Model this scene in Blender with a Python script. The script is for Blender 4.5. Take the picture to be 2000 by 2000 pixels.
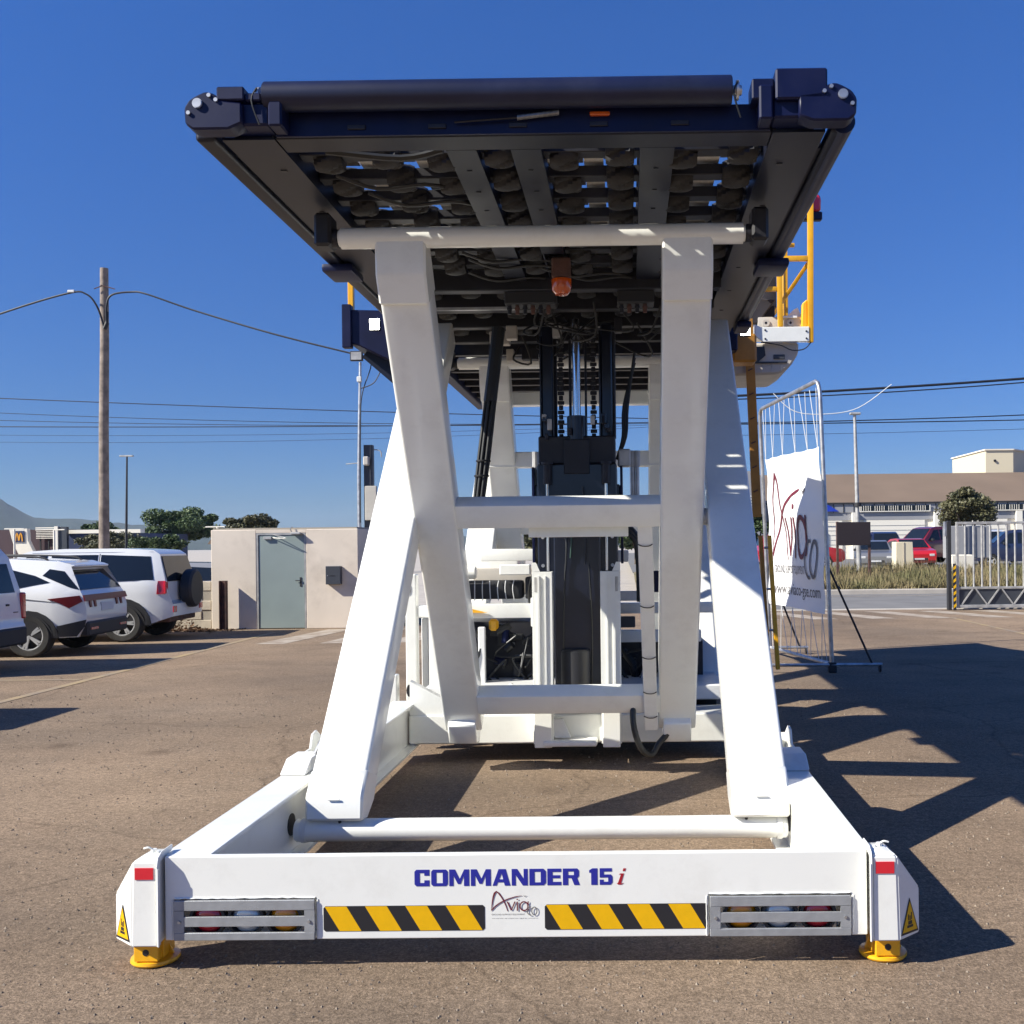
import bpy, bmesh, math, random
from mathutils import Vector, Matrix
R = math.radians
random.seed(7)
for _o in list(bpy.data.objects): bpy.data.objects.remove(_o)
S = bpy.context.scene
C = S.collection

# ------------------------------------------------------------------ camera
cam = bpy.data.cameras.new('camera'); camo = bpy.data.objects.new('camera', cam); C.objects.link(camo)
cam.sensor_width = 36; cam.lens = 36.0; cam.clip_end = 6000; cam.clip_start = .05
cam.shift_x = -0.106; cam.shift_y = 0.0315
camo.matrix_world = Matrix.Translation((0, 0, 1.65)) @ Matrix.Rotation(R(90), 4, 'X') @ Matrix.Rotation(R(-0.64), 4, 'Z')
S.camera = camo
S.render.resolution_x = 1024; S.render.resolution_y = 1024
# ------------------------------------------------------------------ light
TOSUN = Vector((-1.25, -.50, 1.0)).normalized()
elev = math.asin(TOSUN.z); azim = math.atan2(TOSUN.x, TOSUN.y)
W = bpy.data.worlds.new("World"); S.world = W; W.use_nodes = True
nt = W.node_tree; nt.nodes.clear()
wo = nt.nodes.new('ShaderNodeOutputWorld'); bg = nt.nodes.new('ShaderNodeBackground'); sk = nt.nodes.new('ShaderNodeTexSky')
sk.sky_type = 'NISHITA'; sk.sun_disc = False; sk.sun_elevation = elev; sk.sun_rotation = azim
sk.altitude = 0; sk.air_density = 1.0; sk.dust_density = .25; sk.ozone_density = 3.0
hs = nt.nodes.new('ShaderNodeHueSaturation'); hs.inputs['Saturation'].default_value = 1.12; hs.inputs['Value'].default_value = 1.0
tn = nt.nodes.new('ShaderNodeMix'); tn.data_type = 'RGBA'; tn.blend_type = 'MULTIPLY'; tn.inputs[0].default_value = 1; 
wc = nt.nodes.new('ShaderNodeTexCoord'); sx = nt.nodes.new('ShaderNodeSeparateXYZ'); tr = nt.nodes.new('ShaderNodeValToRGB')
nt.links.new(wc.outputs['Generated'], sx.inputs[0]); nt.links.new(sx.outputs['Z'], tr.inputs[0])
e = tr.color_ramp.elements; e[0].position = 0; e[0].color = (.29, .405, .70, 1); e[1].position = .46; e[1].color = (.345, .60, 1.04, 1)
e2 = e.new(.12); e2.color = (.275, .425, .745, 1)
nt.links.new(tr.outputs[0], tn.inputs[7])
nt.links.new(sk.outputs[0], hs.inputs['Color']); nt.links.new(hs.outputs[0], tn.inputs[6]); nt.links.new(tn.outputs[2], bg.inputs[0]); nt.links.new(bg.outputs[0], wo.inputs[0])
bg.inputs[1].default_value = .08
sl = bpy.data.lights.new('sun', 'SUN'); sl.energy = 5.0; sl.angle = R(.5); sl.color = (1, .955, .85)
so = bpy.data.objects.new('sun', sl); C.objects.link(so); so.rotation_euler = (-TOSUN).to_track_quat('-Z', 'Y').to_euler()
so.location = (-30, -20, 30)
S.view_settings.view_transform = 'Standard'; S.view_settings.look = 'None'
S.view_settings.exposure = 0.78; S.view_settings.gamma = 1; S.view_settings.use_curve_mapping = False

# ------------------------------------------------------------------ materials
def mat(name, col, rough=.5, metal=0, var=.0, vscale=3.0, bump=0, bscale=80, col2=None, coat=0, emit=None, es=1, dirt=None, dscale=1.2, damt=.5, alpha=1, trans=0):
    m = bpy.data.materials.new(name); m.use_nodes = True; n = m.node_tree; b = n.nodes['Principled BSDF']; L = n.links
    b.inputs['Roughness'].default_value = rough; b.inputs['Metallic'].default_value = metal
    b.inputs['Base Color'].default_value = (*col, 1)
    if coat: b.inputs['Coat Weight'].default_value = coat; b.inputs['Coat Roughness'].default_value = .08
    if emit: b.inputs['Emission Color'].default_value = (*emit, 1); b.inputs['Emission Strength'].default_value = es
    if alpha < 1: b.inputs['Alpha'].default_value = alpha
    if trans: b.inputs['Transmission Weight'].default_value = trans
    if var or col2 or bump or dirt:
        tc = n.nodes.new('ShaderNodeTexCoord'); co = tc.outputs['Object']
    cur = None
    if var or col2:
        nz = n.nodes.new('ShaderNodeTexNoise'); nz.inputs['Scale'].default_value = vscale; nz.inputs['Detail'].default_value = 6; L.new(co, nz.inputs['Vector'])
        cr = n.nodes.new('ShaderNodeValToRGB'); e = cr.color_ramp.elements
        a = col2 if col2 else tuple(c * (1 - var) for c in col); bb = col if col2 else tuple(min(1, c * (1 + var)) for c in col)
        e[0].position = .35; e[1].position = .65; e[0].color = (*a, 1); e[1].color = (*bb, 1)
        L.new(nz.outputs['Fac'], cr.inputs[0]); cur = cr.outputs[0]
    if dirt:
        n2 = n.nodes.new('ShaderNodeTexNoise'); n2.inputs['Scale'].default_value = dscale; n2.inputs['Detail'].default_value = 9; n2.inputs['Roughness'].default_value = .7; L.new(co, n2.inputs['Vector'])
        mr = n.nodes.new('ShaderNodeMapRange'); mr.inputs[1].default_value = .5; mr.inputs[2].default_value = .78; mr.inputs[4].default_value = damt; L.new(n2.outputs['Fac'], mr.inputs[0])
        mx = n.nodes.new('ShaderNodeMix'); mx.data_type = 'RGBA'; L.new(mr.outputs[0], mx.inputs[0])
        if cur: L.new(cur, mx.inputs[6])
        else: mx.inputs[6].default_value = (*col, 1)
        mx.inputs[7].default_value = (*dirt, 1); cur = mx.outputs[2]
    if cur: L.new(cur, b.inputs['Base Color'])
    if bump:
        n3 = n.nodes.new('ShaderNodeTexNoise'); n3.inputs['Scale'].default_value = bscale; n3.inputs['Detail'].default_value = 4; L.new(co, n3.inputs['Vector'])
        bp = n.nodes.new('ShaderNodeBump'); bp.inputs['Strength'].default_value = bump; bp.inputs['Distance'].default_value = .01
        L.new(n3.outputs['Fac'], bp.inputs['Height']); L.new(bp.outputs[0], b.inputs['Normal'])
    return m
M = {}
M['white'] = mat('white_enamel', (.83, .83, .775), .26, var=.012, vscale=2, bump=.06, bscale=6, coat=.35, dirt=(.50, .47, .41), dscale=4.5, damt=.26)
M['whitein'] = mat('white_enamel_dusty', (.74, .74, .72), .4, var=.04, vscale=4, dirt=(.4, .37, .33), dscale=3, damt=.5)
M['navy'] = mat('dark_navy_enamel', (.002, .005, .036), .45, var=.2, vscale=4, coat=.0, dirt=(.03, .03, .05), dscale=5, damt=.3)
M['navy'].node_tree.nodes['Principled BSDF'].inputs['Specular IOR Level'].default_value = .3
M['black'] = mat('black_enamel', (.009, .009, .014), .5, var=.2, vscale=5, coat=.0, dirt=(.06, .055, .05), dscale=6, damt=.3)
M['mastdark'] = mat('blue_black_enamel', (.004, .006, .016), .28, var=.2, vscale=3, coat=.3, dirt=(.03, .03, .035), dscale=4, damt=.3)
M['deckunder'] = mat('dark_deck_underside', (.005, .007, .018), .40, var=.3, vscale=1.5, coat=.0, dirt=(.022, .021, .022), dscale=1.6, damt=.5)
M['deckunder'].node_tree.nodes['Principled BSDF'].inputs['Specular IOR Level'].default_value = .38
M['rubber'] = mat('black_rubber', (.018, .017, .016), .75, bump=.3, bscale=60)
M['rollrub'] = mat('worn_rubber_roller', (.022, .021, .021), .6, var=.3, vscale=20, bump=.3, bscale=60)
M['roller'] = mat('dull_black_drum', (.003, .006, .032), .42, var=.15, vscale=3, dirt=(.03, .035, .07), dscale=4, damt=.4)
M['steel'] = mat('galvanised_steel', (.5, .5, .5), .42, .85, var=.2, vscale=9)
M['chrome'] = mat('polished_rod', (.8, .8, .8), .12, 1)
M['galv'] = mat('grey_plate', (.42, .41, .39), .45, .3, var=.2, vscale=6)
M['dplate'] = mat('bare_deck_plate', (.72, .70, .65), .5, 0, var=.25, vscale=3, dirt=(.15, .14, .12), dscale=4, damt=.7)
M['dplate2'] = mat('dark_deck_plate', (.10, .095, .09), .4, 0, var=.25, vscale=3)
M['grille'] = mat('grey_lamp_guard', (.33, .34, .35), .45, .3, var=.08, vscale=20, bump=.15, bscale=200)
M['yellowshade'] = mat('shaded_yellow_enamel', (.38, .17, .02), .5, var=.15, vscale=6, dirt=(.16, .08, .03), dscale=5, damt=.5)  # yellow browned to paint in the ladder's shaded side, random dirt on top
M['yellow'] = mat('yellow_orange_enamel', (.85, .42, .01), .35, var=.06, vscale=6, coat=.3, dirt=(.35, .2, .06), dscale=9, damt=.4)
M['hazy'] = mat('hazard_yellow', (.78, .43, .0), .4, var=.03, vscale=30)
M['hazk'] = mat('hazard_black', (.018, .018, .022), .4)
M['blue'] = mat('lettering_blue', (.018, .022, .28), .4)
M['red'] = mat('lettering_red', (.35, .01, .02), .4)
M['maroon'] = mat('logo_maroon', (.14, .012, .025), .5)
M['greyprint'] = mat('grey_print', (.15, .14, .14), .6)
M['reflect'] = mat('red_reflector', (.62, .015, .03), .3, coat=.5)
M['redlens'] = mat('red_lens', (.55, .015, .03), .15, coat=1)
M['amberlens'] = mat('amber_lens', (.80, .28, .01), .15, coat=1)
M['clearlens'] = mat('clear_lens', (.7, .7, .68), .12, .2, coat=1)
M['beacon'] = mat('amber_beacon', (.75, .12, .005), .1, coat=1, trans=.3)
M['glass'] = mat('dark_window_glass', (.010, .014, .020), .07)
M['lamp_on'] = mat('lit_work_lamp', (1, 1, 1), .3, emit=(1, .97, .88), es=14)
M['carwhite'] = mat('white_car_paint', (.78, .78, .77), .22, coat=1)
M['cargrey'] = mat('silver_car_paint', (.30, .30, .30), .3, .5, coat=1)
M['carred'] = mat('red_car_paint', (.48, .015, .02), .3, coat=1)
M['carred2'] = mat('dark_red_car_paint', (.16, .012, .016), .3, coat=1)
M['carblue'] = mat('dark_blue_car_paint', (.015, .022, .06), .3, coat=1)
M['clad'] = mat('black_plastic', (.022, .022, .025), .6)
M['tyre'] = mat('tyre_rubber', (.022, .021, .02), .8, bump=.2, bscale=60, dirt=(.09, .08, .07), dscale=5, damt=.4)
M['rim'] = mat('alloy_wheel', (.62, .62, .62), .3, .45)
M['tail'] = mat('car_tail_lamp', (.13, .004, .006), .3)
M['plaster'] = mat('off_white_render', (.70, .61, .50), .9, var=.05, vscale=1.2, bump=.15, bscale=60, dirt=(.42, .35, .28), dscale=1.6, damt=.6)
M['block'] = mat('concrete_block', (.48, .42, .33), .95, var=.15, vscale=5, bump=.5, bscale=50)
M['mortar'] = mat('mortar', (.36, .32, .26), .95, bump=.4)
M['door'] = mat('pale_grey_door_paint', (.25, .30, .285), .45, var=.04, vscale=2)
M['wood'] = mat('weathered_pole', (.33, .27, .22), .9, col2=(.18, .145, .12), vscale=6, bump=.8, bscale=14)
M['rust'] = mat('rusty_steel', (.13, .06, .045), .8, col2=(.06, .035, .03), vscale=8, bump=.3)
M['concrete'] = mat('concrete', (.50, .47, .41), .9, var=.12, vscale=1.5, bump=.3, dirt=(.3, .27, .22), dscale=2, damt=.6)
M['kerb'] = mat('kerb_stone', (.42, .38, .33), .9, var=.1, vscale=2, bump=.3)
M['road'] = mat('road_asphalt', (.17, .165, .16), .9, var=.1, vscale=1.2, bump=.3)
M['paintw'] = mat('worn_white_paint', (.42, .36, .29), .8, col2=(.27, .21, .155), vscale=3.5)
M['painty'] = mat('worn_yellow_paint', (.36, .26, .13), .8, col2=(.235, .185, .14), vscale=1.6)
M['leaf'] = mat('green_leaves', (.09, .13, .04), .6, col2=(.04, .07, .022), vscale=1.5)
M['leafd'] = mat('dusty_olive_leaves', (.14, .13, .06), .6, col2=(.06, .065, .03), vscale=1.8)
M['leaf2'] = mat('bright_leaves', (.13, .18, .06), .6, col2=(.055, .09, .03), vscale=1.0)
M['bark'] = mat('bark', (.10, .08, .06), .9, bump=.6, bscale=20)
M['grass'] = mat('dry_grass', (.25, .19, .10), .8, col2=(.13, .125, .05), vscale=.7)
M['dry'] = mat('dry_leaves', (.26, .15, .08), .9, col2=(.13, .08, .05), vscale=9)
M['hill'] = mat('wooded_hill', (.045, .062, .05), 1, col2=(.03, .045, .035), vscale=.02)
M['roof'] = mat('brown_fibre_roof', (.175, .125, .088), .85, var=.08, vscale=.3)
M['bandgrey'] = mat('grey_cladding', (.30, .30, .31), .7, var=.06, vscale=.5)
M['wallw'] = mat('white_wall', (.80, .74, .62), .85, var=.05, vscale=.4)
M['cream'] = mat('cream_wall', (.68, .60, .43), .85)
M['shutter'] = mat('white_shutter', (.82, .77, .66), .7)
M['maroonwall'] = mat('dark_maroon_wall', (.055, .028, .035), .7, var=.1, vscale=.4)
M['bluewall'] = mat('dark_blue_wall', (.02, .035, .10), .6)
M['signblue'] = mat('bright_blue_sign', (.015, .05, .42), .5)
M['gold'] = mat('golden_sign', (.75, .33, .02), .5)
M['board'] = mat('dark_brown_board', (.022, .014, .016), .6)
M['banner'] = mat('white_vinyl', (.80, .80, .79), .5, bump=.15, bscale=3)
M['cable'] = mat('black_cable', (.010, .012, .02), .6)
M['string'] = mat('white_string', (.7, .7, .68), .8)
M['mailbox'] = mat('dark_grey_mailbox', (.045, .05, .06), .45)
M['beige'] = mat('beige_plastic', (.50, .46, .40), .6, var=.06, vscale=5)
M['seat'] = mat('dark_seat_fabric', (.03, .026, .03), .7, var=.3, vscale=6)
M['hose'] = mat('hydraulic_hose', (.015, .016, .016), .45)
M['hoseg'] = mat('greenish_hose', (.025, .06, .045), .4)
M['tie'] = mat('black_tie', (.01, .01, .01), .5)
M['plate'] = mat('number_plate', (.6, .6, .6), .5)
M['bluesky'] = mat('blue_tarp', (.08, .2, .5), .5)

def ground_mat():
    m = bpy.data.materials.new('worn_beige_asphalt'); m.use_nodes = True; n = m.node_tree; L = n.links; b = n.nodes['Principled BSDF']
    b.inputs['Roughness'].default_value = .9; b.inputs['Specular IOR Level'].default_value = .25
    tc = n.nodes.new('ShaderNodeTexCoord'); co = tc.outputs['Object']
    def noise(s, d=5, r=.55, vec=co):
        x = n.nodes.new('ShaderNodeTexNoise'); x.inputs['Scale'].default_value = s; x.inputs['Detail'].default_value = d; x.inputs['Roughness'].default_value = r; L.new(vec, x.inputs['Vector']); return x.outputs['Fac']
    def ramp(f, p0, c0, p1, c1):
        x = n.nodes.new('ShaderNodeValToRGB'); e = x.color_ramp.elements; e[0].position = p0; e[0].color = (*c0, 1); e[1].position = p1; e[1].color = (*c1, 1); L.new(f, x.inputs[0]); return x.outputs[0]
    def mix(mode, f, a, c):
        x = n.nodes.new('ShaderNodeMix'); x.data_type = 'RGBA'; x.blend_type = mode
        if isinstance(f, float): x.inputs[0].default_value = f
        else: L.new(f, x.inputs[0])
        L.new(a, x.inputs[6]); L.new(c, x.inputs[7]); return x.outputs[2]
    base = ramp(noise(.35, 7), .35, (.222, .170, .124), .68, (.290, .226, .166))
    mp = n.nodes.new('ShaderNodeMapping'); mp.inputs['Scale'].default_value = (.6, 1.1, 1); mp.inputs['Rotation'].default_value = (0, 0, R(25)); L.new(co, mp.inputs['Vector'])
    streak = ramp(noise(1.1, 8, .65, mp.outputs[0]), .34, (.84, .83, .82), .66, (1.07, 1.06, 1.05))
    c = mix('MULTIPLY', 1.0, base, streak)
    gr = ramp(noise(78, 5, .85), .36, (.42, .40, .38), .64, (1.6, 1.57, 1.52))
    c = mix('MULTIPLY', .9, c, gr)
    gr2 = ramp(noise(26, 4, .7), .35, (.70, .68, .66), .68, (1.28, 1.26, 1.24))
    c = mix('MULTIPLY', .9, c, gr2)
    # oil spots
    vo = n.nodes.new('ShaderNodeTexVoronoi'); vo.inputs['Scale'].default_value = .9; L.new(co, vo.inputs['Vector'])
    spot = ramp(vo.outputs['Distance'], .02, (.55, .52, .5), .16, (1, 1, 1))
    c = mix('MULTIPLY', .8, c, spot)
    big = ramp(noise(.16, 4, .6), .40, (.78, .79, .81), .60, (1.12, 1.09, 1.05))
    c = mix('MULTIPLY', 1.0, c, big)
    wv = ramp(noise(3.3, 8, .75), .32, (.70, .69, .68), .48, (1, 1, 1))
    c = mix('MULTIPLY', .7, c, wv)
    # pale pebbles
    v2 = n.nodes.new('ShaderNodeTexVoronoi'); v2.inputs['Scale'].default_value = 42; L.new(co, v2.inputs['Vector'])
    peb = ramp(v2.outputs['Distance'], .12, (1.5, 1.46, 1.4), .2, (1, 1, 1))
    c = mix('MULTIPLY', .55, c, peb)
    # cracks
    v3 = n.nodes.new('ShaderNodeTexVoronoi'); v3.feature = 'DISTANCE_TO_EDGE'; v3.inputs['Scale'].default_value = .33
    wn = n.nodes.new('ShaderNodeTexNoise'); wn.inputs['Scale'].default_value = 2.5; L.new(co, wn.inputs['Vector'])
    mxv = n.nodes.new('ShaderNodeMix'); mxv.data_type = 'RGBA'; mxv.inputs[0].default_value = .22; L.new(co, mxv.inputs[6]); L.new(wn.outputs['Color'], mxv.inputs[7]); L.new(mxv.outputs[2], v3.inputs['Vector'])
    crk = ramp(v3.outputs['Distance'], .0, (.4, .38, .36), .005, (1, 1, 1))
    c = mix('MULTIPLY', .45, c, crk)
    L.new(c, b.inputs['Base Color'])
    bp = n.nodes.new('ShaderNodeBump'); bp.inputs['Strength'].default_value = .9; bp.inputs['Distance'].default_value = .008
    L.new(noise(90, 4, .7), bp.inputs['Height']); L.new(bp.outputs[0], b.inputs['Normal'])
    return m
M['ground'] = ground_mat()

# ------------------------------------------------------------------ mesh helpers
class MB:
    def __init__(s): s.bm = bmesh.new()
    def faces(s, vs, fs):
        v = [s.bm.verts.new(p) for p in vs]
        for f in fs:
            try: s.bm.faces.new([v[i] for i in f])
            except ValueError: pass
        return s
    def merge(s, t, mtx=None):
        if mtx: bmesh.ops.transform(t, matrix=mtx, verts=t.verts)
        t.verts.index_update(); mp = [s.bm.verts.new(v.co) for v in t.verts]
        for f in t.faces: s.bm.faces.new([mp[v.index] for v in f.verts])
        t.free(); return s
    def box(s, x0, x1, y0, y1, z0, z1, bev=0, seg=1, mtx=None):
        t = bmesh.new()
        P = [(x, y, z) for x in (x0, x1) for y in (y0, y1) for z in (z0, z1)]
        v = [t.verts.new(p) for p in P]
        for f in ((0, 1, 3, 2), (4, 6, 7, 5), (0, 4, 5, 1), (2, 3, 7, 6), (0, 2, 6, 4), (1, 5, 7, 3)): t.faces.new([v[i] for i in f])
        if bev: bmesh.ops.bevel(t, geom=t.edges[:], offset=bev, segments=seg, affect='EDGES', profile=.6)
        return s.merge(t, mtx)
    def bar(s, p0, p1, w, h, up=(0, 0, 1), bev=0, seg=1):
        p0, p1 = Vector(p0), Vector(p1); d = (p1 - p0); L = d.length; d.normalize(); u = Vector(up)
        r = d.cross(u)
        if r.length < 1e-4: r = d.cross(Vector((1, 0, 0)))
        r.normalize(); u = r.cross(d)
        m = Matrix((r, d, u)).transposed().to_4x4(); m.translation = p0
        return s.box(-w / 2, w / 2, 0, L, -h / 2, h / 2, bev, seg, m)
    def cyl(s, p0, p1, r, n=14, r2=None, bev=0):
        p0, p1 = Vector(p0), Vector(p1); d = p1 - p0
        t = bmesh.new(); bmesh.ops.create_cone(t, cap_ends=True, segments=n, radius1=r, radius2=r if r2 is None else r2, depth=d.length)
        if bev:
            es = [e for e in t.edges if len([f for f in e.link_faces if len(f.verts) > 4]) == 1]
            bmesh.ops.bevel(t, geom=es, offset=bev, segments=2, affect='EDGES')
        q = d.to_track_quat('Z', 'Y').to_matrix().to_4x4(); q.translation = (p0 + p1) / 2
        return s.merge(t, q)
    def tube(s, pts, r, n=6, r2=None):
        pts = [Vector(p) for p in pts]
        if 3 <= len(pts) <= 7 and r < .03 and r2 is None:
            q = []
            for i in range(len(pts) - 1):
                p0, p1, p2, p3 = pts[max(i - 1, 0)], pts[i], pts[i + 1], pts[min(i + 2, len(pts) - 1)]
                for k in range(4):
                    t = k / 4; q.append(.5 * ((2 * p1) + (-p0 + p2) * t + (2 * p0 - 5 * p1 + 4 * p2 - p3) * t * t + (-p0 + 3 * p1 - 3 * p2 + p3) * t ** 3))
            pts = q + [pts[-1]]
        rings = []; N = len(pts); up = None
        for i, p in enumerate(pts):
            d = (pts[min(i + 1, N - 1)] - pts[max(i - 1, 0)]).normalized()
            if up is None:
                up = Vector((0, 0, 1)) if abs(d.z) < .9 else Vector((1, 0, 0))
            a = d.cross(up).normalized(); b = a.cross(d).normalized(); up = b
            rr = r if r2 is None else r + (r2 - r) * i / (N - 1)
            rings.append([s.bm.verts.new(p + a * rr * math.cos(k * 2 * math.pi / n) + b * rr * math.sin(k * 2 * math.pi / n)) for k in range(n)])
        for A, B in zip(rings, rings[1:]):
            for k in range(n): s.bm.faces.new((A[k], A[(k + 1) % n], B[(k + 1) % n], B[k]))
        s.bm.faces.new(rings[0][::-1]); s.bm.faces.new(rings[-1]); return s
    def prism(s, poly, axis, a, b, bev=0, mtx=None):
        t = bmesh.new()
        def P(u, v, w): return {'x': (w, u, v), 'y': (u, w, v), 'z': (u, v, w)}[axis]
        A = [t.verts.new(P(u, v, a)) for u, v in poly]; B = [t.verts.new(P(u, v, b)) for u, v in poly]; n = len(poly)
        t.faces.new(A); t.faces.new(B[::-1])
        for i in range(n): t.faces.new((A[i], B[i], B[(i + 1) % n], A[(i + 1) % n]))
        bmesh.ops.recalc_face_normals(t, faces=t.faces[:])
        if bev: bmesh.ops.bevel(t, geom=t.edges[:], offset=bev, segments=1, affect='EDGES')
        return s.merge(t, mtx)
    def lathe(s, prof, n=20, mtx=None):       # profile (r, z) round z
        t = bmesh.new(); rings = []
        for r, z in prof:
            rings.append([t.verts.new((r * math.cos(k * 2 * math.pi / n), r * math.sin(k * 2 * math.pi / n), z)) for k in range(n)] if r > 1e-5 else [t.verts.new((0, 0, z))])
        for A, B in zip(rings, rings[1:]):
            for k in range(n):
                a = [A[k % len(A)], A[(k + 1) % n % len(A)], B[(k + 1) % n % len(B)], B[k % len(B)]]
                u = []
                for v in a:
                    if v not in u: u.append(v)
                if len(u) > 2: t.faces.new(u)
        return s.merge(t, mtx)
    def build(s, name, material, parent=None, ang=35, centre=True):
        bm = s.bm; bmesh.ops.recalc_face_normals(bm, faces=bm.faces[:])
        me = bpy.data.meshes.new(name)
        c = Vector((0, 0, 0))
        if centre and bm.verts:
            lo = Vector([min(v.co[i] for v in bm.verts) for i in range(3)]); hi = Vector([max(v.co[i] for v in bm.verts) for i in range(3)])
            c = (lo + hi) / 2
            if not parent: c.z = lo.z
            bmesh.ops.translate(bm, verts=bm.verts, vec=-c)
        bm.to_mesh(me); bm.free()
        me.materials.append(M[material] if isinstance(material, str) else material)
        for p in me.polygons: p.use_smooth = True
        me.set_sharp_from_angle(angle=R(ang))
        o = bpy.data.objects.new(name, me); C.objects.link(o)
        o.location = c
        if parent:
            o.parent = parent; o.location = c - wloc(parent)
        return o
def wloc(o):
    p = Vector((0, 0, 0))
    while o: p = p + o.location; o = o.parent
    return p
def thing(name, label, cat, loc=(0, 0, 0), group=None):
    o = bpy.data.objects.new(name, None); C.objects.link(o); o.location = loc; o.empty_display_size = .2
    return tag(o, label, cat, group)
def tag(o, label, cat, group=None):
    o['label'] = label; o['category'] = cat
    if group: o['group'] = group
    return o
def struct(o): o['kind'] = 'structure'; return o
def stuff(o): o['kind'] = 'stuff'; return o
def dupe(o, loc, parent):
    c = o.copy(); C.objects.link(c); c.parent = parent; c.location = loc; return c
def copy_tree(o, parent=None):
    c = o.copy(); C.objects.link(c); c.parent = parent
    for ch in list(o.children): copy_tree(ch, c)
    return c
def ribbon(mb, pts, ws, tf, y0, th=.0008):
    """flat stroke of changing width; tf maps (u,v) to the plane, y0 is the offset"""
    n = len(pts); L = []; Rr = []
    if not isinstance(ws, (list, tuple)): ws = [ws] * n
    closed = pts[0] == pts[-1]
    for i, p in enumerate(pts):
        a = pts[i - 1] if i else (pts[-2] if closed else p); b = pts[i + 1] if i < n - 1 else (pts[1] if closed else p)
        dx, dy = b[0] - a[0], b[1] - a[1]; l = math.hypot(dx, dy) or 1; nx, ny = -dy / l, dx / l; w = ws[i] / 2
        L.append((p[0] + nx * w, p[1] + ny * w)); Rr.append((p[0] - nx * w, p[1] - ny * w))
    for i in range(n - 1):
        q = [L[i], L[i + 1], Rr[i + 1], Rr[i]]
        f = [tf(u, v, y0) for u, v in q] + [tf(u, v, y0 - th) for u, v in q]
        mb.faces(f, [(0, 1, 2, 3), (7, 6, 5, 4), (0, 4, 5, 1), (1, 5, 6, 2), (2, 6, 7, 3), (3, 7, 4, 0)])
def ell(cx, cy, rx, ry, a0=0, a1=360, n=20):
    return [(cx + rx * math.cos(R(a0 + (a1 - a0) * i / n)), cy + ry * math.sin(R(a0 + (a1 - a0) * i / n))) for i in range(n + 1)]
def text_mesh(txt, width, height, tf, name, material, parent, th=.0008, off=0):
    cu = bpy.data.curves.new('t', 'FONT'); cu.body = txt; cu.size = 1; cu.resolution_u = 3; cu.offset = off
    o = bpy.data.objects.new('t', cu); C.objects.link(o)
    dg = bpy.context.evaluated_depsgraph_get(); dg.update()
    me = bpy.data.meshes.new_from_object(o.evaluated_get(dg)); bpy.data.objects.remove(o)
    xs = [v.co.x for v in me.vertices]; ys = [v.co.y for v in me.vertices]; x0, x1, y0, y1 = min(xs), max(xs), min(ys), max(ys)
    mb = MB(); V = [((v.co.x - x0) / (x1 - x0) * width, (v.co.y - y0) / (y1 - y0) * height) for v in me.vertices]
    mb.faces([tf(u, v, 0) for u, v in V], [tuple(p.vertices) for p in me.polygons])
    r = mb.build(name, material, parent); return r
LOGO = dict(
    strokes=[([(110, 1000), (125, 850), (150, 650), (190, 450), (235, 320), (300, 255), (380, 310), (480, 450), (560, 590), (650, 800), (710, 1000)], [8, 25, 40, 55, 65, 55, 52, 48, 42, 34, 22]),
             ([(120, 960), (250, 815), (400, 705), (560, 610), (750, 530), (1000, 455), (1230, 415)], [45, 42, 40, 38, 36, 30, 12]),
             ([(1285, 418), (1340, 445), (1395, 412)], [8, 30, 8]),
             ([(700, 640), (842, 965)], [48, 44]), ([(980, 640), (848, 965)], [48, 36]), ([(1065, 640), (1065, 985)], [46, 46]),
             ([(1040, 552), (1090, 552)], [46, 46]), (ell(1310, 810, 145, 165), 46), ([(1465, 630), (1448, 780), (1462, 965)], [42, 46, 40]),
             (ell(1540, 990, 115, 150, -75, -285, 14), 32), (ell(1685, 990, 95, 145), 36)])
def logo(tf, parent, px):
    for nm, idx, m in (('logo_swoosh', (0,), 'maroon'), ('logo_swoosh', (1,), 'maroon'), ('logo_plane', (2,), 'greyprint'), ('logo_letter_v', (3, 4), 'maroon'), ('logo_letter_i', (5, 6), 'maroon'), ('logo_letter_a', (7, 8), 'maroon'), ('logo_letter_c', (9,), 'greyprint'), ('logo_letter_o', (10,), 'greyprint')):
        mb = MB()
        for k in idx: ribbon(mb, *LOGO['strokes'][k], tf, -.0004 * (k + 1))
        mb.build(nm, m, parent)

# ------------------------------------------------------------------ ground and roads
def sheet(name, x0, x1, y0, y1, z, m):
    mb = MB(); mb.faces([(x0, y0, z), (x1, y0, z), (x1, y1, z), (x0, y1, z)], [(0, 1, 2, 3)])
    o = mb.build(name, m, centre=False); struct(o); return o
sheet('ground', -3000, 3000, -60, 4000, -.012, M['kerb'])
sheet('parking_lot', -60, 60, -20, 24.9, 0, 'ground')
sheet('road', 0.5, 120, 24.95, 32.2, .004 - .012, 'road')
mb = MB(); mb.box(.5, 120, 24.6, 24.9, -.1, .02, .01); struct(mb.build('kerb', 'kerb'))
mb = MB(); mb.box(.5, 120, 32.2, 32.5, -.1, .14, .02); struct(mb.build('kerb', 'kerb'))
sheet('road_line', .5, 120, 30.9, 31.02, .0, 'paintw')
# raised verge
mb = MB(); nx, ny = 60, 10
vs = [(0.5 + 60 * i / nx, 32.5 + 10 * j / ny, .12 + .38 * min(1, j / 6) + .05 * math.sin(i * .9 + j) * (j > 0)) for j in range(ny + 1) for i in range(nx + 1)]
mb.faces(vs, [(j * (nx + 1) + i, j * (nx + 1) + i + 1, (j + 1) * (nx + 1) + i + 1, (j + 1) * (nx + 1) + i) for j in range(ny) for i in range(nx)])
struct(mb.build('grass_verge', 'grass', centre=False))
sheet('parking_ground', .5, 150, 42.4, 140, .44, 'road')
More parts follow.
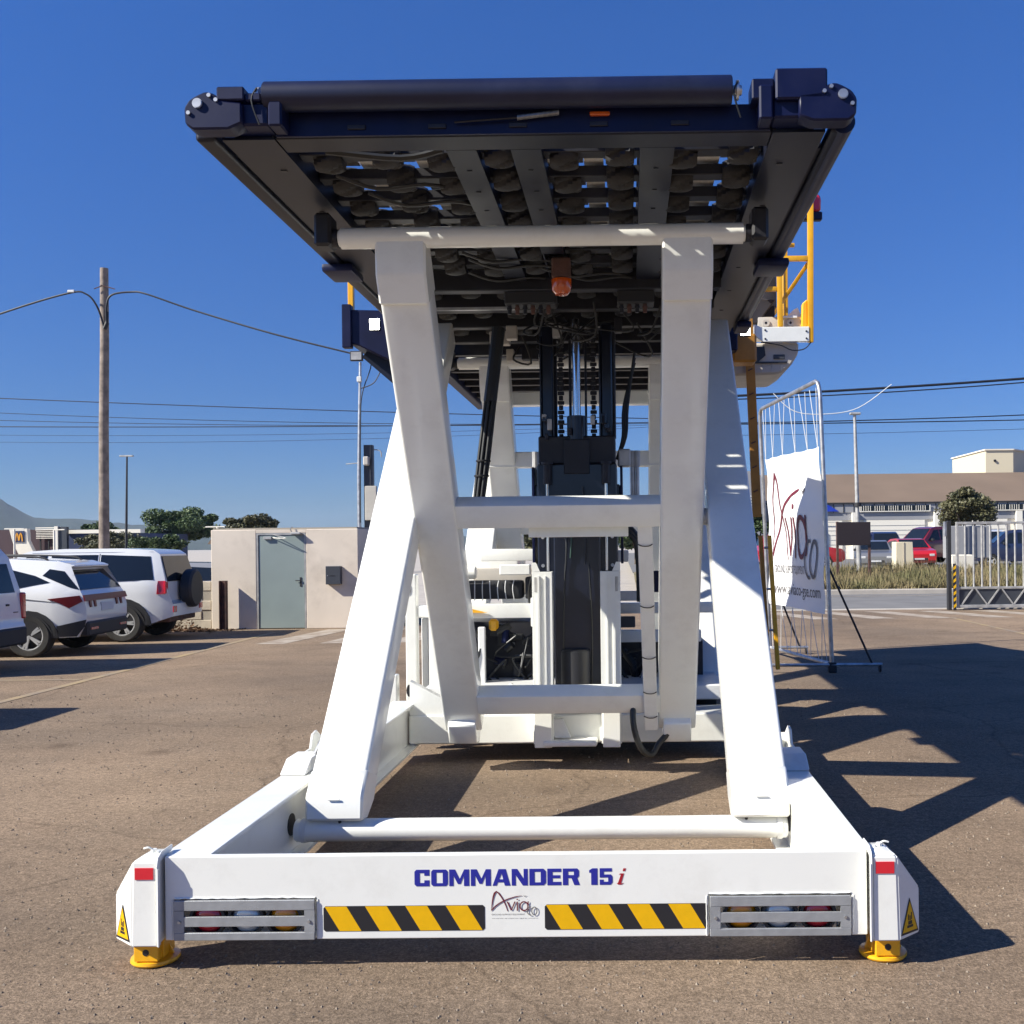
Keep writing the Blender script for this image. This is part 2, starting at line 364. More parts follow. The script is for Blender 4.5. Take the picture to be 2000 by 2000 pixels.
# worn painted markings (hatched strip by the gate, bay lines)
mb = MB()
for i in range(11):
    x = 1.6 + i * 1.25; y = 21.8
    mb.faces([(x, y, .004), (x + .55, y, .004), (x - .9 + .55, y + 2.3, .004), (x - .9, y + 2.3, .004)], [(0, 1, 2, 3)])
struct(mb.build('hatched_marking', 'paintw', centre=False))
mb = MB()
for i in range(3):
    x = -6.3 + i * 1.1
    mb.faces([(x, 17.6, .004), (x + .5, 17.6, .004), (x + .9, 20.6, .004), (x + .4, 20.6, .004)], [(0, 1, 2, 3)])
struct(mb.build('crossing_marking', 'paintw', centre=False))
for (a, b, c, d) in ((-6.85, 5, -6.73, 20), (7.0, 15.5, 7.1, 22)):
    mb = MB(); mb.faces([(a, b, .0045), (c, b, .0045), (c, d, .0045), (a, d, .0045)], [(0, 1, 2, 3)])
    struct(mb.build('bay_line', 'painty', centre=False))
for y in (8.1, 10.55, 13.0, 15.35, 17.75):
    mb = MB(); mb.faces([(-12, y, .004), (-6.9, y, .004), (-6.9, y + .1, .004), (-12, y + .1, .004)], [(0, 1, 2, 3)])
    struct(mb.build('bay_line', 'painty', centre=False))

mb = MB(); rg = random.Random(21)
for k in range(7000):
    y = 2.7 + rg.random() ** 1.6 * 9; x = rg.uniform(-.75, .55) * y * 1.05; q = rg.uniform(.002, .0055) * (1 + .12 * y); a = rg.uniform(0, 3)
    mb.faces([(x + q * math.cos(a), y + q * math.sin(a), 0), (x + q * math.cos(a + 2.1), y + q * math.sin(a + 2.1), 0), (x + q * math.cos(a + 4.2), y + q * math.sin(a + 4.2), 0), (x, y, q * 1.1)], [(0, 1, 3), (1, 2, 3), (2, 0, 3)])
M['grit'] = mat('pale_grit', (.30, .245, .19), .9, col2=(.15, .12, .09), vscale=30)
o = mb.build('loose_grit', 'grit', centre=False, ang=10); stuff(o); tag(o, 'loose grit scattered over the worn asphalt in the foreground', 'grit')

# ================================================================== THE LOADER
CX = -.40
LD = thing('cargo_loader', 'white scissor lift cargo loader with raised dark roller deck and yellow operator cage', 'cargo loader', (CX, 4.0, 0))
def part(mb, name, m, parent=None, ang=35, label=None):
    o = mb.build(name, m, parent or LD, ang)
    if label: o['label'] = label
    return o
FY = 4.0; ZB, ZT = .118, .445
# rear beam with two lamp openings (built as pieces round the openings)
mb = MB(); xl, xr = -1.78, .965
LA = (-1.742, -1.190, .120, .276); RA = (.352, .900, .120, .276)
mb.prism([(xl, ZB), (LA[0] - .004, ZB), (LA[0] - .004, .280), (LA[1] + .004, .280), (LA[1] + .004, ZB), (RA[0] - .004, ZB), (RA[0] - .004, .280), (RA[1] + .004, .280), (RA[1] + .004, ZB), (xr, ZB), (xr, ZT), (xl, ZT)], 'y', FY, FY + .035, bev=.003)
mb.box(xl + .01, xr - .01, FY + .14, FY + .16, ZB, .40, .003); mb.box(xl + .01, xr - .01, FY + .036, FY + .139, ZB - .008, ZB + .002, .002)
for (q0, q1) in ((LA[0], LA[1]), (RA[0], RA[1])): mb.box(q0 - .003, q1 + .003, FY + .095, FY + .10, ZB + .003, .279)
beam = part(mb, 'rear_beam', 'white')
# lettering COMMANDER 15i
def rect(a, b, c, d): return [(a, c), (b, c), (b, d), (a, d)]
GL = {
 'C': (1.0, [[(0, .12), (.12, 0), (.34, 0), (.34, 1), (.12, 1), (0, .88)], rect(.34, .97, .8, 1), rect(.64, .97, .64, .8), rect(.34, .97, 0, .2), rect(.64, .97, .2, .36)]),
 'O': (1.08, [[(0, .12), (.12, 0), (.33, 0), (.33, 1), (.12, 1), (0, .88)], rect(.33, .75, .82, 1), rect(.33, .75, 0, .18), [(.75, 0), (.96, 0), (1.08, .12), (1.08, .88), (.96, 1), (.75, 1)]]),
 'M': (1.32, [[(0, 0), (0, 1), (.38, 1), (.68, .42), (.98, 1), (1.30, 1), (1.30, 0), (.96, 0), (.96, .62), (.74, .12), (.56, .12), (.28, .62), (.28, 0)]]),
 'A': (1.16, [[(0, 0), (.40, 1), (.60, 1), (.60, .74), (.26, 0)], [(.60, 1), (.86, 1), (1.16, 0), (.80, 0), (.60, .74)], [(.352, .2), (.746, .2), (.697, .38), (.435, .38)]]),
 'N': (1.06, [[(0, 0), (0, 1), (.36, 1), (.78, .40), (.78, 1), (1.04, 1), (1.04, 0), (.72, 0), (.26, .64), (.26, 0)]]),
 'D': (1.08, [rect(0, .34, 0, 1), rect(.34, .74, .82, 1), rect(.34, .74, 0, .18), [(.74, 0), (.93, 0), (1.08, .15), (1.08, .85), (.93, 1), (.74, 1)]]),
 'E': (.92, [rect(0, .34, 0, 1), rect(.34, .9, .8, 1), rect(.34, .84, .42, .6), rect(.34, .9, 0, .2)]),
 'R': (1.08, [rect(0, .34, 0, 1), rect(.34, .72, .82, 1), rect(.34, .72, .42, .6), [(.72, .42), (.94, .42), (1.05, .54), (1.05, .88), (.94, 1), (.72, 1)], [(.56, .419), (.93, .419), (1.10, 0), (.74, 0)]]),
 '1': (.56, [[(.12, 0), (.12, .74), (0, .74), (0, .88), (.2, 1), (.5, 1), (.5, 0)]]),
 '5': (1.0, [rect(0, .95, .8, 1), rect(0, .32, .62, .8), rect(0, .66, .44, .62), [(.66, 0), (.85, 0), (1.0, .14), (1.0, .5), (.88, .62), (.66, .62)], rect(0, .66, 0, .18), rect(0, .3, .18, .31)]),
 'i': (.4, [[(-.02, .08), (.05, 0), (.22, 0), (.34, .10), (.20, .06), (.36, .66), (.16, .66), (.10, .60), (.20, .60), (.04, .10)], [(.29, .80), (.42, .80), (.46, .96), (.33, .96)]]),
}
def letter(ch, x, z, w, h, m):
    mb = MB(); g = GL[ch]
    for p in g[1]: mb.prism([(x + u / g[0] * w, z + v * h) for u, v in p], 'y', FY - .0012, FY - .0002)
    part(mb, 'letter_' + ch.lower(), m, beam)
tot = sum(GL[c][0] for c in 'COMMANDER') + 8 * .09; sc = .645 / tot; x = -.800
for c in 'COMMANDER':
    letter(c, x, .322, GL[c][0] * sc, .0645, 'blue'); x += (GL[c][0] + .09) * sc
letter('1', -.117, .322, .036, .0645, 'blue'); letter('5', -.076, .322, .050, .0645, 'blue'); letter('i', -.008, .322, .030, .066, 'red')
# logo on beam
def tfl(u, v, o): return (-.502 + (u - 100) / 1700 * .182, FY - .0012 + o * .5, .303 - (v - 220) / 1080 * .112)
logo(tfl, beam, .0001)
def tft(u, v, o): return (-.500 + u, FY - .0008, .2055 + v)
text_mesh('GROUND SUPPORT EQUIPMENT', .13, .0065, tft, 'small_lettering', 'greyprint', beam)
def tft(u, v, o): return (-.500 + u, FY - .0008, .1915 + v)
text_mesh('www.aviaco-gse.com', .180, .0045, tft, 'small_lettering', 'greyprint', beam)
# hazard strips
def hazard(x0, x1, z0, z1):
    mb = MB(); c = .008
    mb.prism([(x0 + c, z0), (x1 - c, z0), (x1, z0 + c), (x1, z1 - c), (x1 - c, z1), (x0 + c, z1), (x0, z1 - c), (x0, z0 + c)], 'y', FY - .0010, FY - .0002)
    h = part(mb, 'hazard_strip', 'hazk', beam)
    mb = MB(); L = x1 - x0; p = L / 4.0; s = .058
    for k in range(4):
        a = x0 + .005 + k * p
        mb.prism([(a + s, z0 + .0015), (a + s + p * .54, z0 + .0015), (a + p * .54, z1 - .0015), (a, z1 - .0015)], 'y', FY - .0016, FY - .0011)
    o = mb.build('yellow_stripes', 'hazy', LD); o['kind'] = 'stuff'; del o['kind']
    return h
hazard(-1.158, -.526, .148, .247); hazard(-.292, .344, .148, .247)
# lamp units
def lampunit(a, cols):
    x0, x1, z0, z1 = a; y = FY - .012
    mb = MB(); w = x1 - x0; h = z1 - z0
    zs = [z0, z0 + .030, z0 + .054, z0 + .092, z0 + .116, z1]
    mb.box(x0, x1, y, y + .010, zs[0], zs[1], .002); mb.box(x0 + .036, x1 - .036, y + .0008, y + .010, zs[2] , zs[3], .001); mb.box(x0, x1, y, y + .010, zs[4], zs[5], .002)
    mb.box(x0, x0 + .040, y, y + .0102, zs[1] + .0002, zs[4] - .0002); mb.box(x1 - .040, x1, y, y + .0102, zs[1] + .0002, zs[4] - .0002)
    g = part(mb, 'lamp_guard', 'grille')
    for xx in (x0 + .022, x1 - .022):
        q = MB(); q.cyl((xx, y, z0 + .073), (xx, y - .005, z0 + .073), .0065, 10, bev=.001); part(q, 'screw', 'steel', g)
    for k, c in enumerate(cols):
        cx = x0 + .125 + k * (w - .25) / 2; cz = z0 + .076
        q = MB(); q.lathe([(.060, 0), (.072, 0), (.074, .02), (.072, .034), (.062, .036), (.060, .028), (.060, 0)], 28, Matrix.Translation((cx, FY + .038, cz)) @ Matrix.Rotation(R(90), 4, 'X'))
        lamp = part(q, 'rear_lamp', 'clad')
        q = MB(); q.lathe([(0, .024), (.030, .022), (.05, .014), (.0595, 0)], 28, Matrix.Translation((cx, FY + .028, cz)) @ Matrix.Rotation(R(90), 4, 'X'))
        part(q, 'lens', c, lamp)
def welds(a):
    x0, x1, z0, z1 = a; n = 26
    mb = MB(); mb.tube([(x0 + (x1 - x0) * k / n, FY - .001, .283 + random.uniform(-.0018, .0018)) for k in range(n + 1)], .0032, 6); part(mb, 'weld_seam', 'white', beam)
    for xx in (x0 - .012, x1 + .010): mb = MB(); mb.tube([(xx + random.uniform(-.0012, .0012), FY - .0005, z0 + (z1 - z0) * k / 9) for k in range(10)], .0026, 6); part(mb, 'weld_seam', 'white', beam)
welds(LA); welds(RA)
lampunit(LA, ('redlens', 'clearlens', 'amberlens')); lampunit(RA, ('amberlens', 'clearlens', 'redlens'))
# corner outrigger housings
def corner(s):
    X = lambda x: CX + s * x - (.02 if s < 0 else -.003)
    mb = MB()
    # inner x 1.375, front face edge 1.50, outer 1.565
    V = [(1.375, 3.965, .105), (1.478, 3.965, .105), (1.575, 4.04, .11), (1.575, 4.15, .12), (1.375, 4.15, .12),
         (1.375, 3.965, .436), (1.470, 3.965, .436), (1.575, 4.04, .29), (1.575, 4.15, .29),
         (1.375, 4.0, .452), (1.445, 4.0, .452), (1.445, 4.09, .452), (1.375, 4.09, .452), (1.375, 4.15, .42), (1.48, 4.15, .42)]
    V = [(X(a), b, c) for a, b, c in V]
    F = [(0, 1, 6, 5), (1, 2, 7, 6), (2, 3, 8, 7), (7, 8, 14, 6), (5, 6, 10, 9), (6, 14, 11, 10), (9, 10, 11, 12), (14, 13, 12, 11), (13, 4, 0, 5), (13, 5, 9, 12), (3, 4, 13, 14, 8), (0, 4, 3, 2, 1)]
    mb.faces(V, F)
    bmesh.ops.recalc_face_normals(mb.bm, faces=mb.bm.faces[:])
    bmesh.ops.bevel(mb.bm, geom=mb.bm.edges[:], offset=.006, segments=2, affect='EDGES')
    h = part(mb, 'corner_housing', 'white')
    mb = MB(); mb.prism([(3.955, .11), (3.98, .11), (3.98, .43), (4.02, .44), (4.09, .45), (4.09, .470), (4.0, .468), (3.965, .452), (3.955, .42)], 'x', *sorted((X(1.368), X(1.3745))), bev=.0015); part(mb, 'flange', 'white', h)
    mb = MB(); mb.box(min(X(1.388), X(1.460)), max(X(1.388), X(1.460)), 3.9615, 3.9645, .368, .414, .0008); part(mb, 'red_reflector', 'reflect', h)
    mb = MB(); mb.cyl((X(1.42), 4.04, .452), (X(1.42), 4.04, .466), .012, 8); mb.tube([(X(1.42), 4.04, .46), (X(1.435), 4.03, .474), (X(1.455), 4.03, .47)], .004, 6); mb.cyl((X(1.40), 4.03, .452), (X(1.40), 4.03, .460), .006, 8); part(mb, 'top_fitting', 'white', h)
    mb = MB(); mb.tube([(X(1.3665), 3.956, .11 + k * .03 + random.uniform(-.002, .002)) for k in range(11)], .0035, 6); part(mb, 'weld_seam', 'white', h)
    # warning triangle on the chamfer
    p0 = Vector((X(1.478), 3.965, 0)); p1 = Vector((X(1.575), 4.04, 0)); e = (p1 - p0); w = e.length; e.normalize(); nrm = Vector((e.y, -e.x, 0)) 
    if nrm.x * s < 0: nrm = -nrm
    def tri(off, k, name, m, h0):
        mb = MB(); cx, cz = w * .5, .178
        P = [(-.053 * k, -.055 * k), (.053 * k, -.055 * k), (0, .082 * k)]
        v = [tuple(p0 + e * (cx + a) + nrm * off + Vector((0, 0, cz + b - .0))) for a, b in P] + [tuple(p0 + e * (cx + a) + nrm * (off - .0015) + Vector((0, 0, cz + b))) for a, b in P]
        mb.faces(v, [(0, 1, 2), (5, 4, 3), (0, 3, 4, 1), (1, 4, 5, 2), (2, 5, 3, 0)]); return part(mb, name, m, h0)
    tri(.0022, 1.0, 'warning_sticker', 'hazk', h); tri(.0030, .84, 'warning_triangle', 'hazy', h)
    mb = MB(); cx = w * .5
    for (a, b, c, d) in ((-.018, .018, .146, .156), (-.012, .012, .158, .172), (-.012, -.006, .175, .198), (-.003, .003, .174, .192), (.006, .011, .176, .204)):
        v = []
        for off in (.0036, .0031):
            v += [tuple(p0 + e * (cx + q) + nrm * off + Vector((0, 0, z))) for q, z in ((a, c), (b, c), (b, d), (a, d))]
        mb.faces(v, [(0, 1, 2, 3), (7, 6, 5, 4), (0, 4, 5, 1), (1, 5, 6, 2), (2, 6, 7, 3), (3, 7, 4, 0)])
    part(mb, 'warning_symbol', 'hazk', h)
    # yellow jack foot
    jx = X(1.445); jy = 4.10
    mb = MB(); mb.lathe([(0, .004), (.088, .004), (.094, .012), (.092, .022), (.06, .030), (0, .030)], 28, Matrix.Translation((jx, jy, 0)))
    foot = part(mb, 'jack_foot', 'yellow')
    mb = MB(); mb.box(jx - .048, jx + .048, jy - .085, jy - .050, .028, .098, .003); mb.box(jx - .056, jx + .056, jy - .050, jy + .05, .029, .12, .004)
    mb.prism([(jx - .074, .030), (jx - .056, .030), (jx - .056, .075)], 'y', jy - .005, jy + .005); mb.prism([(jx + .074, .030), (jx + .056, .030), (jx + .056, .075)], 'y', jy - .005, jy + .005)
    part(mb, 'jack_leg', 'yellow', foot)
    mb = MB(); mb.cyl((jx, jy - .0865, .064), (jx, jy - .083, .064), .013, 14); part(mb, 'pin_hole', 'hazk', foot)
    # chassis side rail
    a, b = sorted((X(1.190), X(1.385)))
    mb = MB(); mb.box(a, b, 4.037, 8.0, .425, .4445, .003)
    oi = X(1.385); ii = X(1.235); q0, q1 = sorted((oi, X(1.373))); mb.box(q0, q1, 4.162, 8.0, .13, .424)
    q0, q1 = sorted((ii, X(1.247))); mb.box(q0, q1, 4.037, 8.0, .13, .424)
    q0, q1 = sorted((X(1.165), X(1.385))); mb.box(q0, q1, 4.16, 8.0, .115, .129)
    rail = part(mb, 'side_rail', 'white')
    mb = MB(); q0, q1 = sorted((X(1.232), X(1.2345)))
    mb.cyl((X(1.230), 5.12, .265), (X(1.236), 5.12, .265), .055, 20); part(mb, 'rail_hole', 'clad', rail)
    # bracket and chute on rail
    mb = MB(); pf = [(5.70, .4475), (6.15, .4475), (6.12, .50), (5.97, .585), (5.90, .575), (5.86, .50), (5.78, .50)]
    mb.prism(pf, 'x', *sorted((X(1.36), X(1.374))), bev=.002); mb.prism(pf, 'x', *sorted((X(1.23), X(1.242))), bev=.002); mb.box(*sorted((X(1.243), X(1.359))), 6.04, 6.06, .449, .53)
    part(mb, 'mudguard_bracket', 'white')
    mb = MB(); mb.prism([(5.40, .447), (5.70, .447), (5.70, .515), (5.52, .515)], 'x', *sorted((X(1.25), X(1.39))), bev=.006); part(mb, 'slide_block', 'whitein')
    mb = MB(); mb.tube([(X(1.26), 5.6, .52), (X(1.24), 5.65, .58), (X(1.27), 5.72, .56)], .010, 8); part(mb, 'hook', 'steel')
for s in (-1, 1): corner(s)
# lower roller tube
mb = MB(); mb.cyl((CX - 1.23, 5.12, .235), (CX + 1.225, 5.12, .235), .056, 28, bev=.006); low = part(mb, 'lower_cross_tube', 'white')
for xx in (CX - 1.0, CX + 1.02): part(MB().cyl((xx, 5.085, .283), (xx, 5.08, .290), .008, 8), 'grease_nipple', 'hazk', low)
for s in (-1, 1):
    mb = MB(); mb.cyl((CX + s * 1.17, 5.12, .235), (CX + s * 1.20, 5.12, .235), .062, 24, bev=.003); part(mb, 'tube_collar', 'whitein', low)

# ------------- scissor arms
def arm(cx, w, p0, p1, dep, name='arm', foot=None, head=None, bev=.02):
    """hollow box arm from p0(y,z) to p1; dep = depth across its slope"""
    mb = MB(); mb.bar((cx, *p0), (cx, *p1), w, dep, (0, -1, 1) if p1[0] > p0[0] and p1[1] > p0[1] else (0, 1, 1), bev, 3)
    return part(mb, name, 'white')
def scissor(dy, near):
    # outer arms, from the ground end up and away
    for s in (-1, 1):
        x = CX + .035 + s * 1.055
        p0 = (5.22 + dy, .44); p1 = (7.92 + dy, 3.30)
        o = arm(x, .28, p0, p1, .20, 'outer_arm')
        mb = MB(); mb.prism([(5.045 + dy, .30), (5.14 + dy, .28), (5.28 + dy, .34), (5.37 + dy, .46), (5.16 + dy, .53), (5.055 + dy, .42)], 'x', x - .143, x + .143, bev=.012); part(mb, 'arm_foot', 'white', o)
        mb = MB(); mb.box(x - .03, x + .03, 5.044 + dy, 5.050 + dy, .40, .408, .002); part(mb, 'weld_bead', 'white', o)
    # inner arms, from the upper tube down and away
    for s in (-1, 1):
        x = CX + .012 + s * .775
        o = arm(x, .27, (5.66 + dy, 3.10), (7.52 + dy, .36), .20, 'inner_arm')
        mb = MB(); V = [(x - .135, 3.34), (x + .135, 3.34), (x + .135, 3.20), (x + .128, 3.06), (x - .128, 3.06), (x - .135, 3.20)]
        mb.prism([(5.50 + dy, 3.36), (5.62 + dy, 3.36), (5.80 + dy, 3.10), (5.60 + dy, 2.97), (5.515 + dy, 3.12)], 'x', x - .137, x + .137, bev=.012); part(mb, 'arm_head', 'white', o)
        mb = MB(); mb.prism([(7.40 + dy, .22), (7.56 + dy, .20), (7.66 + dy, .36), (7.50 + dy, .50), (7.34 + dy, .36)], 'x', x - .10, x + .10, bev=.008); part(mb, 'arm_foot', 'white', o)
        mb = MB(); mb.cyl((x - .145 * s, 6.55 + dy, 1.82), (x + .25 * s, 6.55 + dy, 1.82), .055, 20); part(mb, 'pivot_pin', 'whitein', o)
    # upper tube
    mb = MB(); mb.cyl((CX - 1.10, 5.55 + dy, 3.325), (CX + 1.10, 5.55 + dy, 3.325), .056, 28, bev=.012); t = part(mb, 'upper_cross_tube', 'white')
    for s in (-1, 1):
        mb = MB(); mb.cyl((CX + s * 1.105, 5.55 + dy, 3.325), (CX + s * 1.15, 5.55 + dy, 3.325), .05, 16); mb.box(*sorted((CX + s * 1.13, CX + s * 1.22)), 5.48 + dy, 5.62 + dy, 3.27, 3.45, .015); part(mb, 'tube_bearing', 'black', t)
    # cross beams square to the inner arms
    t = (Vector((0, 7.52, .36)) - Vector((0, 5.66, 3.10))).normalized(); nn = Vector((0, -t.z, t.y)) * -1     # front-down normal
    def cross(y, z, hgt, dep):
        c = Vector((0, y + dy, z)); m = Matrix(((1, 0, 0), (0, t.y, t.z), (0, t.z, -t.y))).transposed().to_4x4()
        m = Matrix((Vector((1, 0, 0)), t, Vector((1, 0, 0)).cross(t))).transposed().to_4x4(); m.translation = c
        q = MB(); q.box(CX - .64, CX + .665, -hgt / 2, hgt / 2, -dep / 2, dep / 2, .012, 2, m); return part(q, 'cross_beam', 'white')
    cross(6.47, 1.86, .17, .12)
    cross(7.34, .545, .17, .13)
    # outer arm cross beam near top
    if not near:
        mb = MB(); mb.box(CX - .9, CX + .9, 9.85, 10.0, 3.00, 3.13, .01); part(mb, 'cross_beam', 'white')
        mb = MB(); mb.box(CX - .9, CX + .9, 9.85, 10.0, 2.40, 2.55, .01); part(mb, 'cross_beam', 'white')
scissor(0, True); scissor(3.85, False)
# bracket plate under the upper cross beam
mb = MB(); mb.box(CX - .19, CX + .45, 6.56, 6.58, 1.70, 1.80, .004); part(mb, 'drop_plate', 'white')
# cable channel with ties beside the right inner arm
mb = MB(); mb.bar((CX + .555, 6.50, 1.78), (CX + .60, 7.40, .32), .095, .05, (0, 1, 1), .004); ch = part(mb, 'cable_channel', 'white')
for k in range(5):
    f = (.09, .37, .62, .80, .93)[k]; c = Vector((CX + .555, 6.50, 1.78)).lerp(Vector((CX + .60, 7.40, .32)), f)
    mb = MB(); mb.tube([c + Vector((-.050, -.03, .0)), c + Vector((-.02, -.036, -.012)), c + Vector((.02, -.036, -.012)), c + Vector((.045, -.03, 0))], .0035, 5); part(mb, 'cable_tie', 'tie', ch)
mb = MB(); mb.tube([(CX + .60, 7.38, .50), (CX + .49, 7.35, .55), (CX + .47, 7.3, .38), (CX + .52, 7.3, .20), (CX + .60, 7.35, .14), (CX + .66, 7.38, .22), (CX + .74, 7.4, .30)], .022, 8); part(mb, 'hydraulic_hose', 'hose')

# ------------- rear of chassis: crossmember, posts, mast
mb = MB(); mb.box(CX - 1.24, CX + 1.24, 7.80, 8.2, .14, .36, .01); mb.prism([(CX - 1.235, .361), (CX - .75, .361), (CX - 1.235, .62)], 'y', 7.82, 7.9); part(mb, 'chassis_crossmember', 'white')
mb = MB(); mb.box(CX - 1.24, CX + 1.24, 8.3, 8.36, .08, .14); part(mb, 'belly_plate', 'black')
mb = MB(); mb.box(CX - .20, CX + .2, 7.60, 7.79, .15, .19, .01); mb.prism([(-.12 + CX, .20), (.0 + CX, .20), (-.06 + CX, .34), (-.17 + CX, .34)], 'y', 7.70, 7.74); part(mb, 'tow_bracket', 'whitein')
for s in (-1, 1):
    x = CX + .055 + s * .255
    a = x - .075; b = x + .075
    mb = MB(); mb.box(a, b, 7.66, 7.675, .16, 1.45, .002); mb.box(a, a + .012, 7.676, 7.80, .16, 1.45); mb.box(b - .012, b, 7.676, 7.80, .16, 1.45)
    mb.box(x + s * .02, x + s * .035, 7.645, 7.659, .16, 1.42); mb.box(x - s * .028, x - s * .018, 7.648, 7.659, .16, 1.42)
    mb.prism([(x + s * .015, 1.452), (x + s * .075, 1.452), (x + s * .075, 1.52), (x + s * .045, 1.52)], 'y', 7.66, 7.67)
    mb.box(a + .01, b - .01, 7.62, 7.658, .14, .40, .004)
    p = part(mb, 'mast_guide_post', 'white')
    mb = MB(); xx = x + s * .048; mb.box(xx - .010, xx + .010, 7.655, 7.659, 1.30, 1.41, .0015); part(mb, 'slot', 'galv', p)
# black mast cabinet
mx = CX + .055
mb = MB(); mb.box(mx - .18, mx + .18, 7.86, 8.5, .36, 1.9, .01); mb.box(mx - .31, mx + .31, 7.96, 8.6, .9, 2.28, .01); mb.box(mx - .335, mx + .335, 8.0, 8.4, 2.0, 2.12, .01)
mb.box(mx - .16, mx + .16, 7.93, 7.955, 1.75, 1.87, .004); mast = part(mb, 'mast_cabinet', 'mastdark')
mb = MB(); mb.box(mx - .30, mx + .30, 7.99, 8.4, 2.281, 2.50, .01); mb.box(mx - .10, mx + .10, 7.95, 7.985, 2.20, 2.47, .006); part(mb, 'mast_crosshead', 'black', mast)
for s in (-1, 1):
    mb = MB(); mb.box(mx + s * .235 - .045, mx + s * .235 + .045, 8.1, 8.2, 2.501, 3.40, .01); mb.box(mx + s * .235 - .055, mx + s * .235 - .047, 8.08, 8.14, 2.501, 3.3); part(mb, 'mast_column', 'mastdark')
    mb = MB(); mb.cyl((mx + s * .225, 7.90, 1.45), (mx + s * .225, 7.90, 2.12), .012, 10); part(mb, 'guide_rod', 'chrome'); mb = MB(); mb.cyl((mx + s * .225, 7.90, 2.121), (mx + s * .225, 7.90, 2.27), .032, 12); mb.cyl((mx + s * .225, 7.90, 2.271), (mx + s * .225, 7.90, 2.29), .045, 12); part(mb, 'rod_sleeve', 'black')
    # leaf chain: links as one part
    mb = MB(); z = 2.50
    for k in range(24):
        mb.box(mx + s * .13 - .026, mx + s * .13 + .026, 8.15, 8.17, z, z + .030, .004) if k % 2 else mb.box(mx + s * .13 - .017, mx + s * .13 + .017, 8.148, 8.172, z - .004, z + .034, .004)
        z += .038
    part(mb, 'lift_chain', 'black')
mb = MB(); mb.cyl((mx, 8.05, 2.2), (mx, 8.05, 2.66), .078, 24, bev=.006); cy = part(mb, 'lift_cylinder', 'mastdark', mast)
mb = MB(); mb.cyl((mx, 8.05, 2.66), (mx, 8.05, 3.42), .032, 18); part(mb, 'piston_rod', 'chrome', mast)
for (dx, dz0, dz1, m) in ((-.05, 1.55, 1.95, 'hoseg'), (-.09, 1.45, 1.9, 'hose'), (.06, 1.5, 2.1, 'hose')):
    mb = MB(); mb.tube([(mx + dx, 7.84, dz0), (mx + dx + .01, 7.84, (dz0 + dz1) / 2), (mx + dx - .015, 7.9, dz1)], .008, 6); part(mb, 'hydraulic_hose', m)
# slanting hose bundle
a = Vector((CX - .545, 8.0, 3.35)); b = Vector((CX - .715, 7.9, 1.90))
mb = MB(); mb.tube([a, a.lerp(b, .40)], .052, 10); part(mb, 'hose_sleeve', 'hose')
for k in range(7):
    o = Vector((math.cos(k * .9) * .036, math.sin(k * .9) * .03, 0))
    mb = MB(); mb.tube([a.lerp(b, .36) + o, a.lerp(b, .7) + o * 1.1, b + o * .9], .0135, 8); part(mb, 'hydraulic_hose', 'hoseg' if k == 3 else 'hose')
for f in (.72, .80):
    c = a.lerp(b, f); mb = MB(); mb.lathe([(.050, -.008), (.058, -.006), (.058, .006), (.050, .008), (.050, -.008)], 16, Matrix.Translation(c)); part(mb, 'clamp', 'tie')
# hoses right of mast
for k in range(3):
    mb = MB(); mb.tube([(mx + .31, 8.1, 2.32), (mx + .36 + k * .012, 8.1, 2.5), (mx + .37 + k * .015, 8.15, 2.75), (mx + .46, 8.2, 3.1 + k * .04)], .013, 6); part(mb, 'hydraulic_hose', 'hose')
mb = MB(); mb.box(mx + .32, mx + .42, 8.05, 8.15, 2.26, 2.40, .01); part(mb, 'sensor_box', 'galv')
# power unit frame, tanks, panels
for (a, b, c, d, e, f, m, nm) in (
    (CX - 1.12, CX - .30, 8.45, 8.55, 1.05, 1.17, 'white', 'frame_rail'), (CX + .21, CX + 1.05, 8.55, 8.65, .83, .93, 'white', 'frame_rail'), (CX + .21, CX + 1.2, 8.70, 8.80, 1.06, 1.15, 'white', 'frame_rail'),
    (CX - 1.20, CX - 1.10, 8.4, 8.55, .14, 1.35, 'white', 'frame_post'), (CX - .36, CX - .29, 8.40, 8.44, .98, 1.22, 'white', 'frame_bracket'),
    (CX - .98, CX - .20, 8.75, 9.6, .36, 1.0, 'black', 'engine_cover'), (CX + .21, CX + 1.08, 8.82, 9.6, .30, .82, 'black', 'battery_cover'),
    (CX - .92, CX - .32, 9.0, 9.2, 1.22, 1.45, 'beige', 'exhaust_box'), (CX - 1.05, CX - .55, 9.2, 9.6, 1.30, 1.62, 'white', 'fluid_tank'),
    (CX - .80, CX - .16, 8.62, 8.72, 1.52, 1.62, 'white', 'frame_rail'), (CX + .21, CX + .45, 8.62, 8.72, 1.50, 1.60, 'white', 'frame_rail')):
    mb = MB(); mb.box(a, b, c, d, e, f, .012, 2); part(mb, nm, m)
mb = MB(); mb.box(CX - 1.40, CX - 1.31, 8.45, 8.56, .30, 1.42, .008); fpst = part(mb, 'frame_post', 'white')
for z in (.46, 1.30): part(MB().prism([(CX - 1.375 + .022 * math.cos(a * math.pi / 8), z + .05 * math.sin(a * math.pi / 8)) for a in range(16)], 'y', 8.444, 8.449), 'oval_hole', 'hazk', fpst)
part(MB().box(CX - 1.30, CX - 1.121, 8.46, 8.54, 1.06, 1.16, .008), 'frame_rail', 'white'); part(MB().box(CX - 1.50, CX - 1.42, 8.2, 8.3, .30, .62, .008), 'white_channel', 'white')
